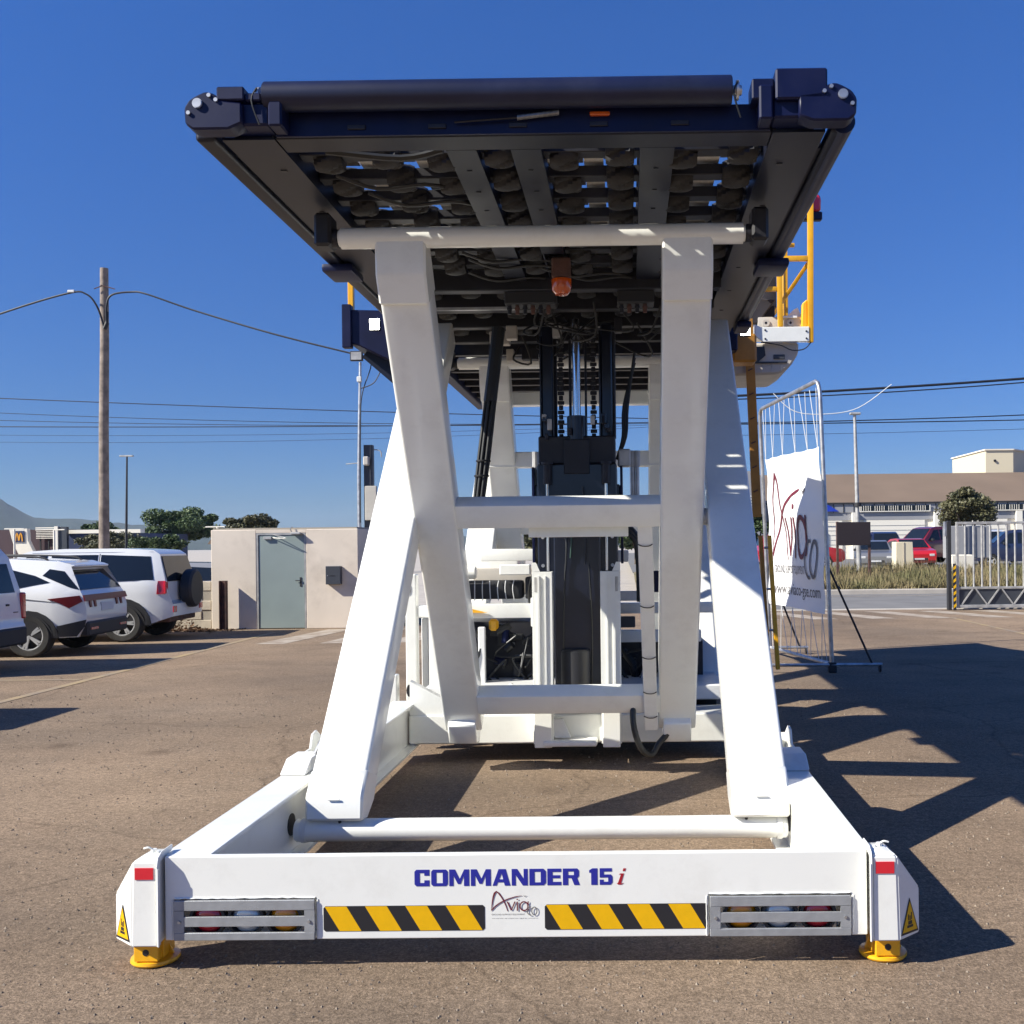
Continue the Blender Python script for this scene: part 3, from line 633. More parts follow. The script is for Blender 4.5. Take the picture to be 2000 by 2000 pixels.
part(MB().box(CX - 1.30, CX - 1.24, 8.6, 8.66, .36, 1.05, .006), 'inner_post', 'whitein'); part(MB().cyl((CX - 1.2, 8.6, 1.48), (CX - 1.0, 8.6, 1.48), .09, 20, bev=.01), 'air_filter', 'whitein')
for (a, b, c, d, e, f, m, nm) in ((CX + .88, CX + .95, 8.5, 8.56, .40, 1.2, 'white', 'frame_post'), (CX + .24, CX + .60, 8.5, 8.56, 1.18, 1.26, 'whitein', 'frame_rail'), (CX - .80, CX - .74, 8.44, 8.48, .40, .98, 'whitein', 'inner_post'),
    (CX + .30, CX + .50, 8.6, 8.7, .95, 1.04, 'mailbox', 'control_box'), (CX + .62, CX + .84, 8.7, 8.8, 1.24, 1.42, 'navy', 'valve_block'), (CX - 1.22, CX - 1.06, 8.62, 8.7, .62, .92, 'mailbox', 'control_box'),
    (CX - .64, CX - .38, 8.62, 8.7, 1.40, 1.49, 'white', 'bracket'), (CX + .22, CX + .30, 8.3, 8.38, 1.0, 1.6, 'whitein', 'inner_post')):
    part(MB().box(a, b, c, d, e, f, .008), nm, m)
rr = random.Random(11)
for k in range(46):
    left = k % 3 != 0; x0, x1 = (CX - 1.02, CX - .34) if left else (CX + .24, CX + .72)
    x = rr.uniform(x0, x1); z = rr.uniform(.40, .95 if left else .75); y = rr.uniform(8.52, 8.70) if left else rr.uniform(8.66, 8.78); t = rr.random()
    mt = rr.choice(('black', 'navy', 'clad', 'hose', 'black', 'steel', 'galv', 'hose'))
    if t < .4: part(MB().cyl((x, y, z), (x + rr.uniform(-.12, .12), y + .02, z + rr.uniform(-.15, .15)), rr.uniform(.012, .04), 10, bev=.002), 'fitting', mt)
    elif t < .7: part(MB().box(x, x + rr.uniform(.03, .14), y, y + .05, z, z + rr.uniform(.03, .12), .006), 'bracket', mt)
    else: part(MB().tube([(x, y, z), (x + rr.uniform(-.1, .1), y - .05, z + rr.uniform(-.12, .12)), (x + rr.uniform(-.2, .2), y, z + rr.uniform(-.2, .2)), (x + rr.uniform(-.2, .2), y + .03, z - .2)], rr.uniform(.006, .012), 6), 'hydraulic_hose', 'hose')
part(MB().prism([(CX - .62, .36), (CX - .46, .36), (CX - .46, .50), (CX - .52, .53), (CX - .56, .50)], 'y', 8.3, 8.36, bev=.004), 'white_bracket', 'white')
for (x, z) in ((CX - .36, 2.05), (CX + .49, 2.05), (CX + .53, 2.05)):
    part(MB().cyl((x, 9.0, z), (x, 9.0, z + .28), .022, 12, bev=.004), 'damper', 'steel'); part(MB().cyl((x, 9.0, z + .281), (x, 9.0, z + .42), .030, 10), 'damper_head', 'galv')
for (dx, rr_, z0, z1) in ((-.285, .022, 2.5, 3.38), (.285, .022, 2.5, 3.38), (-.18, .016, 2.5, 3.38), (.185, .016, 2.5, 3.38), (-.06, .012, 2.5, 3.3), (.065, .010, 2.5, 3.3)):
    part(MB().cyl((mx + dx, 8.25, z0), (mx + dx, 8.25, z1), rr_, 10), 'guide_tube', 'black', mast)
for k in range(10):
    xx = mx + random.uniform(-.28, .24); zz = 2.42 + random.random() * .22; part(MB().box(xx, xx + random.uniform(.02, .05), 7.955, 7.985, zz, zz + random.uniform(.03, .09), .004), 'clevis', random.choice(('black', 'mastdark', 'galv')), mast)
for s_ in (-1, 1):
    part(MB().box(mx + s_ * .345 - .01, mx + s_ * .345 + .01, 7.99, 8.3, 1.5, 2.26, .003), 'side_flange', 'navy', mast)
    for k in range(5): part(MB().cyl((mx + s_ * .27, 7.955, 1.05 + k * .22), (mx + s_ * .27, 7.945, 1.05 + k * .22), .014, 8), 'bolt', 'steel', mast)
    part(MB().tube([(mx + s_ * .10, 7.84, .5), (mx + s_ * .11, 7.84, 1.0), (mx + s_ * .09, 7.84, 1.5)], .007, 6), 'guide_wire', 'hose', mast)
part(MB().cyl((mx - .02, 7.82, .42), (mx - .02, 7.82, .85), .11, 24, bev=.01), 'lower_cylinder', 'clad', mast)
mb = MB(); mb.box(CX - .96, CX - .46, 8.78, 8.95, 1.19, 1.35, .03, 2); mb.box(CX - .44, CX - .27, 8.76, 8.95, 1.19, 1.38, .02, 2)
for k in range(7): part(MB().tube([(CX - .93 + k * .065 + random.uniform(-.01, .01), 8.765, 1.35), (CX - .935 + k * .065, 8.755, 1.28), (CX - .94 + k * .068, 8.765, 1.18)], .0045, 5), 'white_wire', 'string')
for k in range(2): part(MB().cyl((CX - .405 + k * .08, 8.74, 1.215), (CX - .345 + k * .08, 8.74, 1.215), .022, 12, bev=.004), 'filter_cap', 'galv')
part(mb, 'intake_duct', 'clad')
mb = MB(); mb.cyl((CX - 1.15, 8.8, 1.42), (CX - .86, 8.8, 1.42), .055, 18, bev=.01); part(mb, 'filter', 'white')
mb = MB(); mb.prism([(CX - .98, 1.10), (CX - .98, 1.165), (CX - .72, 1.10)], 'y', 8.40, 8.44); part(mb, 'yellow_wedge', 'yellow')
mb = MB(); mb.box(CX - .72, CX - .64, 8.5, 8.56, .94, 1.04, .02); part(mb, 'yellow_valve', 'yellow')
mb = MB(); mb.box(CX + .78, CX + 1.05, 8.9, 9.0, .90, 1.02, .01); part(mb, 'yellow_hatch', 'yellow')
for k in range(5):
    x = CX - 1.02 + k * .04; mb = MB()
    mb.tube([(x, 8.5, 1.0), (x + .02 * k, 8.45, .8), (x - .01, 8.42, .6), (x + .03, 8.4, .4), (x + .06, 8.3, .36)], .012, 6); part(mb, 'hydraulic_hose', 'hose')
for k in range(4):
    mb = MB(); mb.tube([(CX - .38, 8.5, 1.15), (CX - .37 + k * .02, 8.45, 1.32), (CX - .30 + k * .02, 8.4, 1.48), (CX - .21, 8.35, 1.56)], .012, 6); part(mb, 'hydraulic_hose', 'hose')
for k in range(2):
    mb = MB(); mb.tube([(mx + .32, 8.0, 1.78 - k * .03), (mx + .42, 8.0, 1.76 - k * .04), (mx + .49 - k * .02, 8.0, 1.6), (mx + .50 - k * .02, 8.0, 1.2)], .026, 8); part(mb, 'hydraulic_hose', 'hose')

# ------------- deck
DZ = 3.48; Y0, Y1 = 4.52, 9.3
for s in (-1, 1):
    x0, x1 = sorted((CX + s * 1.115, CX + s * 1.35))
    mb = MB(); mb.box(x0, x1, Y0 + .06, Y1, DZ, DZ + .012); mb.box(*sorted((CX + s * 1.115, CX + s * 1.127)), Y0 + .06, Y1, DZ + .0125, DZ + .14); mb.box(*sorted((CX + s * 1.338, CX + s * 1.35)), Y0 + .06, Y1, DZ + .0125, DZ + .15)
    sr = part(mb, 'deck_side_rail', 'deckunder')
    for k in range(6):
        y = 4.95 + k * .62; mb = MB(); mb.box(CX + s * 1.2 - .014, CX + s * 1.2 + .014, y, y + .02, DZ - .004, DZ - .0005); part(mb, 'drain_slot', 'hazk', sr)
    mb = MB(); mb.box(*sorted((CX + s * 1.375, CX + s * 1.47)), Y0 + .05, 8.9, DZ - .005, DZ + .055, .02, 3); part(mb, 'guide_rail', 'deckunder')
    mb = MB(); mb.box(*sorted((CX + s * 1.352, CX + s * 1.374)), Y0 + .3, 8.8, DZ + .02, DZ + .1); part(mb, 'rail_web', 'black')
    # end bracket (rounded plate pair with bolts)
    yb = 4.44
    mb = MB(); bx = CX + s * 1.37
    pts = [(bx - s * .10, 3.475), (bx + s * .055, 3.475), (bx + s * .088, 3.50), (bx + s * .092, 3.57), (bx + s * .07, 3.605), (bx + s * .035, 3.625), (bx - s * .0, 3.64), (bx - s * .04, 3.63), (bx - s * .07, 3.60), (bx - s * .16, 3.59), (bx - s * .16, 3.50)]
    mb.prism(pts, 'y', yb, yb + .10, bev=.008); br = part(mb, 'end_bracket', 'navy')
    mb = MB(); mb.cyl((bx + s * .03, yb - .012, 3.585), (bx + s * .03, yb, 3.585), .022, 16, bev=.003); part(mb, 'bracket_pin', 'steel', br)
    for (u, v) in ((-.02, 3.62), (.07, 3.545), (-.05, 3.60)):
        mb = MB(); mb.cyl((bx + s * u, yb - .008, v), (bx + s * u, yb, v), .009, 8); part(mb, 'bolt', 'steel', br)
    # stepped blocks
    mb = MB(); mb.box(*sorted((CX + s * 1.10, CX + s * 1.31)), 4.47, 4.62, 3.50, 3.60, .01); mb.box(*sorted((CX + s * 1.04, CX + s * 1.10)), 4.45, 4.60, 3.49, 3.64, .008); part(mb, 'end_block', 'navy')
    # side bracket further down
    mb = MB(); mb.box(*sorted((CX + s * 1.30, CX + s * 1.50)), 6.55, 6.85, DZ - .06, DZ - .007, .02, 2); part(mb, 'side_bracket', 'navy')
    mb = MB(); mb.box(*sorted((CX + s * 1.36, CX + s * 1.48)), 8.4, 8.7, DZ - .06, DZ - .007, .02, 2); part(mb, 'side_bracket', 'navy')
mb = MB(); mb.cyl((CX + 1.43, Y0 + .05, 3.52), (CX + 1.43, 8.9, 3.52), .052, 18); part(mb, 'side_guard_tube', 'roller')
mb = MB(); mb.box(CX + 1.11, CX + 1.335, 4.44, 4.66, 3.57, 3.705, .008); mb.box(CX + 1.01, CX + 1.107, 4.46, 4.6, 3.58, 3.67, .006); part(mb, 'end_stop', 'navy')
mb = MB(); mb.box(CX - 1.32, CX - 1.20, 4.44, 4.56, 3.60, 3.66, .006); mb.box(CX - 1.20, CX - 1.13, 4.45, 4.55, 3.60, 3.635, .006); part(mb, 'end_stop', 'navy')
# end drum
mb = MB(); mb.cyl((CX - 1.125, 4.50, 3.635), (CX + .925, 4.50, 3.635), .064, 36, bev=.004); dr = part(mb, 'end_drum', 'roller')
for xx in (CX - 1.15, CX + .95):
    mb = MB(); mb.cyl((xx - .02, 4.50, 3.635), (xx + .02, 4.50, 3.635), .022, 14, bev=.003); mb.cyl((xx - .006, 4.50, 3.635), (xx + .006, 4.50, 3.635), .042, 18); part(mb, 'drum_bearing', 'steel', dr)
    mb = MB(); mb.tube([(xx, 4.46, 3.66), (xx - .02, 4.45, 3.6), (xx + .01, 4.46, 3.5)], .004, 6); part(mb, 'grease_line', 'hose')
# dark fascia under the drum and front crossbeam
mb = MB(); mb.box(CX - 1.10, CX + 1.10, 4.56, 4.575, 3.485, 3.60); part(mb, 'end_fascia', 'navy')
mb = MB(); mb.box(CX - 1.112, CX + 1.112, 4.58, 4.74, DZ + .002, DZ + .09, .004); part(mb, 'end_crossbeam', 'deckunder')
mb = MB()
for k in range(34): mb.cyl((CX - .02 + k * .0055, 4.535, 3.545 + .0006 * k), (CX - .0175 + k * .0055, 4.535, 3.545 + .0006 * k), .012, 10)
part(mb, 'return_spring', 'steel')
mb = MB(); mb.tube([(CX - .30, 4.54, 3.53), (CX - .02, 4.535, 3.545)], .005, 6); part(mb, 'spring_rod', 'black')
mb = MB(); mb.box(CX + .30, CX + .39, 4.53, 4.55, 3.55, 3.567, .004); part(mb, 'marker_lamp', 'beacon')
for k in range(5):
    mb = MB(); mb.box(CX - .78 + k * .36, CX - .70 + k * .36, 4.55, 4.559, 3.51, 3.53, .002); part(mb, 'bracket_plate', 'black')
# longitudinal flat beams
for (a, b) in ((-.775, -.635), (-.475, -.335), (.125, .285)):
    mb = MB(); mb.box(a, b, 4.745, 6.45 if a > -.5 and a < 0 else 7.1, DZ + .004, DZ + .016); mb.box(a, a + .01, 4.745, 7.1, DZ + .0165, DZ + .1); mb.box(b - .01, b, 4.745, 7.1, DZ + .0165, DZ + .1)
    bm_ = part(mb, 'deck_beam', 'deckunder')
    for k in range(4):
        q = MB(); q.box((a + b) / 2 - .012, (a + b) / 2 + .012, 5.0 + k * .3, 5.012 + k * .3, DZ, DZ + .0035); part(q, 'slot', 'hazk', bm_)
for y in (7.1, 7.7, 8.3, 8.9):
    mb = MB(); mb.box(CX - 1.112, CX + 1.112, y, y + .10, DZ - .06, DZ + .09, .006); part(mb, 'deck_crossbeam', 'black')
# rollers, shafts, plates
cols = [-1.38, -1.09, -.83, -.55, -.24, .03, .335, .62]
rows = [4.93 + .325 * k for k in range(13)]
proto = None
def roller_mesh():
    mb = MB(); n = 32; rings = []
    for r, z in [(.030, -.070), (.058, -.068), (.068, -.048), (.072, -.025), (.073, 0), (.072, .025), (.068, .048), (.058, .068), (.030, .070)]:
        rg = []
        for k in range(n):
            th = k * 2 * math.pi / n; q = r * (1 - (.26 * max(0, math.cos(4 * th + z * 30)) ** 5 if r > .05 else 0)); rg.append(mb.bm.verts.new((z, q * math.cos(th), q * math.sin(th))))
        rings.append(rg)
    for A, B in zip(rings, rings[1:]):
        for k in range(n): mb.bm.faces.new((A[k], A[(k + 1) % n], B[(k + 1) % n], B[k]))
    mb.bm.faces.new(rings[0]); mb.bm.faces.new(rings[-1][::-1])
    return mb
for j, y in enumerate(rows):
    if y > 8.95: break
    mb = MB(); mb.box(CX - 1.11, CX + 1.11, y - .03, y + .06, DZ + .05, DZ + .105, .004); part(mb, 'roller_shaft', 'black')
    for i, x in enumerate(cols):
        yy = y + (.0 if i % 2 else .045)
        if (x > -.78 and x < -.62): continue
        if proto is None:
            proto = roller_mesh().build('deck_roller', 'rollrub', LD, 28, centre=False)
            proto.location = Vector((x, yy, DZ + .062)) - LD.location; rproto = proto
        else:
            r = dupe(rproto, Vector((x, yy, DZ + .062)) - LD.location, LD); r.rotation_euler = (random.uniform(0, 6), 0, random.choice((0, math.pi)))
# deck surface plates; gaps in front rows only, rear closed against sun dapples
ec = [-1.60] + cols + [.80]
for j in range(14):
    y = 4.775 + .325 * j
    for i in range(len(ec) - 1):
        a, b = max(ec[i] + .085, CX - 1.112), min(ec[i + 1] - .085, CX + 1.112)
        part(MB().box(a, b, y + (.012 if j < 4 else .0), y + (.305 if j < 4 else .3245), DZ + .125, DZ + .131), 'deck_plate', 'dplate' if random.random() < (.75 if i in (1, 2, 5, 7) else .3) else 'dplate2')
    for i, x in enumerate(cols):
        yy = rows[0] + .325 * j + (.0 if i % 2 else .045)
        if j > 3: part(MB().box(x - .095, x + .095, yy - .06, yy + .2645, DZ + .140, DZ + .146), 'deck_plate', 'dplate2'); continue  # cover plates added over rear roller holes to block sunlight dapples
        part(MB().box(x - .082, x + .082, yy + .062, yy + .262, DZ + .122, DZ + .128), 'deck_plate', 'dplate2')
# hoses draped under the deck
for k in range(9):
    x = CX - 1.0 + random.random() * 1.45; y = 4.9 + random.random() * 3; mb = MB()
    mb.tube([(x, y, DZ + .02), (x + .18, y + .1, DZ - .015), (x + .42, y + .12, DZ + .01), (x + .6, y + .3, DZ + .03)], .010, 6); part(mb, 'hydraulic_hose', 'hose')
mb = MB(); mb.tube([(CX - .95, 4.80, DZ + .03), (CX - .6, 4.82, DZ + .0), (CX - .40, 4.80, DZ + .03)], .016, 6); part(mb, 'hydraulic_hose', 'hose')
# hanging beacon
mb = MB(); mb.box(CX - .02, CX + .10, 6.5, 6.62, DZ - .13, DZ + .0, .01); bc = part(mb, 'beacon_base', 'rust')
mb = MB(); mb.lathe([(0, 0), (.04, .004), (.058, .025), (.064, .05), (.066, .10), (0, .10)], 20, Matrix.Translation((CX + .04, 6.56, DZ - .232))); part(mb, 'beacon_lens', 'beacon', bc)
# valve manifolds
for (x, w) in ((CX - .22, .36), (CX + .52, .26)):
    mb = MB(); mb.box(x - w / 2, x + w / 2, 7.16, 7.34, DZ - .14, DZ - .045, .008); vb = part(mb, 'valve_manifold', 'clad')
    for k in range(int(w / .055)):
        q = MB(); q.cyl((x - w / 2 + .03 + k * .055, 7.22, DZ - .141), (x - w / 2 + .03 + k * .055, 7.22, DZ - .20), .014, 8); q.cyl((x - w / 2 + .03 + k * .055, 7.22, DZ - .155), (x - w / 2 + .03 + k * .055, 7.22, DZ - .170), .020, 6); part(q, 'valve_fitting', 'rust' if k % 2 else 'black', vb)
for k in range(15):
    x = CX - .1 + random.uniform(-.5, .9); y = random.uniform(7.3, 8.8); z = DZ - .1; mb = MB()
    mb.tube([(x, y, z + .05), (x + random.uniform(-.15, .15), y + .1, z - random.uniform(.05, .18)), (x + random.uniform(-.25, .25), y + .25, z - random.uniform(.05, .2)), (x + random.uniform(-.3, .3), y + .4, z + .03)], random.uniform(.005, .009), 6)
    part(mb, 'hydraulic_hose', 'hose')
for k in range(12):
    x = CX + random.uniform(-.9, .9); y = random.uniform(7.8, 9.2); mb = MB(); mb.box(x, x + random.uniform(.05, .2), y, y + .08, DZ - .18, DZ - .07, .006); part(mb, 'junction_box', random.choice(('galv', 'black', 'black', 'beige')))
# longitudinal chains and rods
for (x, z) in ((CX - .95, DZ - .1), (CX + .75, DZ - .1)):
    mb = MB(); mb.box(x, x + .6 if x < 0 else x + .3, 7.5, 7.53, z, z + .02); part(mb, 'tie_bar', 'steel')

# ------------- bridge platform behind, side wing, cage
mb = MB(); mb.box(CX - 1.35, CX + 1.35, 9.42, 13.0, 3.56, 3.66, .01); part(mb, 'bridge_deck', 'deckunder')
for k in range(8):
    mb = MB(); mb.box(CX - 1.34, CX + 1.34, 9.5 + k * .45, 9.58 + k * .45, 3.42, 3.559, .004); part(mb, 'bridge_crossbeam', 'black')
for s in (-1, 1):
    mb = MB(); mb.box(*sorted((CX + s * 1.351, CX + s * 1.45)), 9.2, 13, 3.38, 3.62, .01); part(mb, 'bridge_side_beam', 'navy')
mb = MB(); mb.prism([(-2.42, 3.74), (-1.85, 3.72), (-1.85, 3.20), (-2.30, 3.42), (-2.40, 3.45)], 'y', 8.98, 9.6, bev=.01); wing = part(mb, 'side_wing', 'navy')
mb = MB(); mb.prism([(-2.27, 3.43), (-2.33, 3.36), (-1.86, 2.95), (-1.86, 3.19)], 'y', 9.2, 9.6); part(mb, 'wing_underplate', 'deckunder', wing)
mb = MB(); mb.box(-2.44, -2.36, 8.95, 9.03, 3.40, 3.78, .006); part(mb, 'wing_bracket', 'navy', wing)
mb = MB(); mb.bar((-2.38, 9.05, 3.70), (-2.38, 9.05, 4.75), .05, .05, (0, 1, 0), .006); mb.bar((-2.38, 9.05, 4.75), (-2.38, 12, 4.75), .05, .05, (0, 0, 1), .006); mb.bar((-2.38, 12, 3.6), (-2.38, 12, 4.75), .05, .05, (0, 1, 0), .006); part(mb, 'left_handrail', 'yellow')
for (x, z) in ((-2.13, 3.58), (1.08, 3.49)):
    mb = MB(); mb.box(x - .05, x + .05, 8.86, 8.90, z - .055, z + .055, .008); wl = part(mb, 'work_lamp', 'black')
    mb = MB(); mb.box(x - .042, x + .042, 8.855, 8.8595, z - .047, z + .047, .002); part(mb, 'lamp_glass', 'lamp_on', wl)
# cage
YC = 10.0
def ybar(name, a, b, w=.05, m='yellow'):
    mb = MB(); mb.bar(a, b, w, w, (0, 1, 0.01), .008, 2); return part(mb, name, m)
ybar('cage_post', (1.845, YC, 3.595), (1.86, YC, 5.06), .055); ybar('cage_post', (1.555, YC, 3.75), (1.545, YC, 4.39), .05)
ybar('cage_rail', (1.47, YC, 4.415), (1.828, YC, 4.415), .05); ybar('cage_rail', (1.34, YC, 4.12), (1.525, YC, 4.12), .045)
ybar('cage_post', (1.80, 11.3, 3.7), (1.80, 11.3, 5.06), .05); ybar('cage_rail', (1.86, YC + .03, 5.03), (1.80, 11.27, 5.03), .045)
ybar('cage_rail', (1.84, YC + .04, 4.38), (1.58, 10.9, 4.02), .04)
ybar('cage_rail', (1.10, YC + .6, 4.72), (1.80, YC + .6, 4.72), .04); ybar('cage_post', (1.46, YC + .6, 4.0), (1.46, YC + .6, 5.0), .04); ybar('cage_rail', (1.15, YC + 1.2, 5.0), (1.80, YC + 1.2, 5.0), .04)
ybar('cage_rail', (1.22, YC + .02, 4.415), (1.468, YC + .02, 4.415), .05); ybar('cage_post', (1.72, YC + .7, 3.87), (1.72, YC + .7, 4.9), .04)
mb = MB(); mb.tube([(1.28, YC - .03, 4.04), (1.34, YC - .03, 4.07), (1.39, YC - .03, 4.15), (1.41, YC - .03, 4.24), (1.41, YC - .03, 4.39)], .024, 10); part(mb, 'grab_handle', 'yellow')
mb = MB(); mb.box(1.60, 1.65, YC + .5, YC + .55, 3.87, 4.75, .005); mb.box(1.56, 1.66, YC + .45, YC + .60, 4.75, 4.83, .02); part(mb, 'control_column', 'white')
mb = MB(); mb.prism([(1.62, 3.865), (1.78, 3.865), (1.74, 3.96), (1.70, 3.94)], 'y', YC + .1, YC + .3); mb.box(1.57, 1.72, YC + .02, YC + .3, 3.845, 3.864); part(mb, 'gusset_plate', 'white')
mb = MB(); mb.prism([(1.30, 3.775), (1.36, 3.745), (1.83, 3.745), (1.83, 3.60), (1.38, 3.60), (1.30, 3.66)], 'y', YC - .035, YC + .02, bev=.005); fp = part(mb, 'cage_front_plate', 'white')
for (x, z) in ((1.40, 3.715), (1.40, 3.63), (1.80, 3.70), (1.80, 3.63)):
    mb = MB(); mb.cyl((x, YC - .042, z), (x, YC - .036, z), .009, 8); part(mb, 'bolt', 'hazk', fp)
mb = MB(); mb.box(1.34, 1.77, YC + .05, YC + .5, 3.70, 3.865, .02, 2); cb = part(mb, 'control_housing', 'beige')
for x in (1.42, 1.66):
    mb = MB(); mb.lathe([(.014, 0), (.036, 0), (.036, .012), (.014, .012), (.014, 0)], 18, Matrix.Translation((x, YC + .05, 3.80)) @ Matrix.Rotation(R(90), 4, 'X')); part(mb, 'socket_ring', 'beige', cb)
    mb = MB(); mb.cyl((x, YC + .040, 3.80), (x, YC + .049, 3.80), .0135, 12); part(mb, 'socket_hole', 'hazk', cb)
mb = MB(); mb.box(1.28, 1.53, YC + .15, YC + .5, 3.87, 4.02, .04, 2); mb.box(1.36, 1.58, YC + .40, YC + .52, 4.02, 4.40, .03, 2); mb.prism([(1.24, 3.80), (1.34, 3.80), (1.52, 4.03), (1.30, 4.06)], 'y', YC + .06, YC + .14, bev=.01); part(mb, 'operator_seat', 'seat')
# underside canopy
mb = MB(); mb.prism([(1.10, 3.61), (1.74, 3.61), (1.735, 3.50), (1.66, 3.38), (1.54, 3.30), (1.10, 3.29)], 'y', YC + .05, YC + .9, bev=.02); cn = part(mb, 'cage_underbody', 'beige')
mb = MB(); mb.box(1.49, 1.60, YC + .035, YC + .048, 3.445, 3.49, .003); part(mb, 'name_plate', 'mailbox', cn)
mb = MB(); mb.prism([(1.12, 3.56), (1.40, 3.57), (1.41, 3.48), (1.34, 3.42), (1.12, 3.40)], 'y', YC + .025, YC + .048); part(mb, 'opening', 'hazk', cn)
mb = MB(); mb.box(1.12, 1.62, YC + .03, YC + .048, 3.405, 3.42); part(mb, 'seam', 'hazk', cn)
for k in range(5):
    mb = MB(); mb.box(1.20 + k * .09, 1.205 + k * .09, YC + .04, YC + .049, 3.32, 3.40); part(mb, 'seam', 'galv', cn)
mb = MB(); mb.tube([(1.36, YC - .02, 3.60), (1.55, YC - .02, 3.57), (1.66, YC - .02, 3.52), (1.78, YC - .02, 3.53), (1.85, YC - .01, 3.60)], .006, 6); part(mb, 'loose_cable', 'cable')
mb = MB(); mb.box(1.78, 1.98, YC + .02, YC + .1, 4.80, 4.88, .01); cbn = part(mb, 'lamp_bracket', 'navy')
mb = MB(); mb.prism([(1.875, 4.885), (1.965, 4.885), (1.97, 5.0), (1.955, 5.05), (1.875, 5.06)], 'y', YC + .02, YC + .1, bev=.015); part(mb, 'signal_lamp', 'redlens', cbn)
mb = MB(); mb.prism([(1.76, 3.75), (1.82, 3.75), (1.82, 4.02), (1.77, 3.98)], 'y', YC + .0, YC + .08, bev=.01); part(mb, 'curved_guard', 'yellow')
# big dark brackets right of the deck end
mb = MB(); mb.box(1.02, 1.24, 9.35, 9.6, 3.30, 3.56, .02); part(mb, 'bridge_hinge', 'yellowshade')
# ladder columns
mb = MB(); mb.bar((1.235, 9.95, 3.82), (1.30, 9.95, 1.9), .085, .05, (0, 1, 0), .004); lc = part(mb, 'ladder_column', 'yellowshade')
for k in range(7):
    z = 3.55 - k * .235; x = 1.24 + (3.78 - z) * .033
    mb = MB(); mb.cyl((x - .030, 9.92, z), (x + .012, 9.92, z + .02), .006, 6); part(mb, 'rung_mark', 'rust', lc)
for dx in (0, .085):
    mb = MB(); mb.bar((1.33 + dx, 9.95, 1.72), (1.40 + dx, 9.95, .42), .04, .05, (0, 1, 0), .004); part(mb, 'ladder_stringer', 'yellowshade' if dx == 0 else 'yellow')
for z in (.8, 1.2, 1.6):
    mb = MB(); mb.cyl((1.36 + (1.7 - z) * .05, 9.95, z), (1.43 + (1.7 - z) * .05, 9.95, z), .012, 8); part(mb, 'ladder_rung', 'steel')
# wheels of the loader under the rails
for s in (-1, 1):
    for y in (9.6, 10.5):
        mb = MB(); mb.lathe([(.20, -.13), (.40, -.13), (.44, -.08), (.45, 0), (.44, .08), (.40, .13), (.20, .13), (.20, -.13)], 28, Matrix.Translation((CX + s * 1.1, y, .45)) @ Matrix.Rotation(R(90), 4, 'Y')); part(mb, 'wheel', 'tyre')
mb = MB(); mb.box(CX - 1.2, CX + 1.2, 8.2, 13, .40, .52, .01); part(mb, 'front_chassis', 'whitein')

# ================================================================== BANNER ON ITS FRAME
FA = Vector((2.66, 12.95, 0)); FB = Vector((2.20, 15.15, 0)); fd = (FB - FA); FL = fd.length; fd.normalize(); fn = Vector((-fd.y, fd.x, 0))
if fn.x > 0: fn = -fn
def fp_(s, z, o=0): return FA + fd * s + fn * o + Vector((0, 0, z))
FR = thing('tubular_frame', 'tall grey tubular steel frame on legs with castors, right of the loader', 'frame', tuple(FA))
mb = MB(); r = .028; pts = [fp_(0, .10)] + [fp_(0 - .0, 3.5)] + [fp_(.12 - .12 * math.cos(a), 3.5 + .2 * math.sin(a)) for a in (.5, 1.0, 1.57)] + [fp_(FL - .12 + .12 * math.sin(a), 3.62 - .12 * (1 - math.cos(a))) for a in (0, .5, 1.0, 1.57)] + [fp_(FL, .10)]
pts = [Vector((p.x - .12 * (p.z / 3.6), p.y, p.z)) for p in pts]
mb.tube(pts, r, 12); mb.build('upright_tube', 'steel', FR)
mb = MB(); mb.tube([fp_(0, .10), fp_(FL, .10)], .026, 10); mb.build('bottom_tube', 'steel', FR)
for s, L in ((0, .62), (FL, .55)):
    mb = MB(); p = fp_(s, .10); mb.tube([p + Vector((-.85 if s == 0 else -.2, 0, 0)), p + Vector((L, -.05, 0))], .022, 8); mb.build('foot_tube', 'steel', FR)
    mb = MB(); mb.tube([fp_(s, 1.35) + Vector((-.04, 0, 0)), p + Vector((L - .12, -.04, 0))], .014, 8); mb.build('brace', 'black', FR)
    q = p + Vector((L - .03, -.05, -.052)); mb = MB(); mb.cyl(q + Vector((-.012, 0, 0)), q + Vector((.012, 0, 0)), .045, 16, bev=.006); mb.box(q.x - .02, q.x + .02, q.y - .012, q.y + .012, q.z + .045, q.z + .06); mb.build('castor', 'clad', FR)
mb = MB(); mb.box(FA.x - .05, FA.x + .05, FA.y - .05, FA.y + .05, .0, .13, .01); mb.build('frame_foot', 'clad', FR)
BN = None
def bn(u, v, o=0):    # u 0..1 left (far) to right (near), v height
    zt = 2.87 - .03 * u; zb = .74 + .02 * u
    sgm = FL - .12 - u * (FL - .24); wob = .025 * math.sin(u * 7 + v * 2) + .012 * math.sin(v * 9 + u * 3)
    return fp_(sgm, v, .0 + wob + o) + Vector((-.12 * v / 3.6, 0, 0))
mb = MB(); nu, nv = 24, 28; V = []
for side in (0, -.003):
    for j in range(nv + 1):
        for i in range(nu + 1):
            u = i / nu; zt = 2.87 - .09 * abs(math.sin(u * 5 * math.pi)) * .15; zb = .76 - .03 * u
            V.append(tuple(bn(u, zb + (zt - zb) * j / nv, side)))
F = []; K = (nu + 1) * (nv + 1)
for j in range(nv):
    for i in range(nu):
        a = j * (nu + 1) + i; F.append((a, a + 1, a + nu + 2, a + nu + 1)); F.append((K + a, K + a + nu + 1, K + a + nu + 2, K + a + 1))
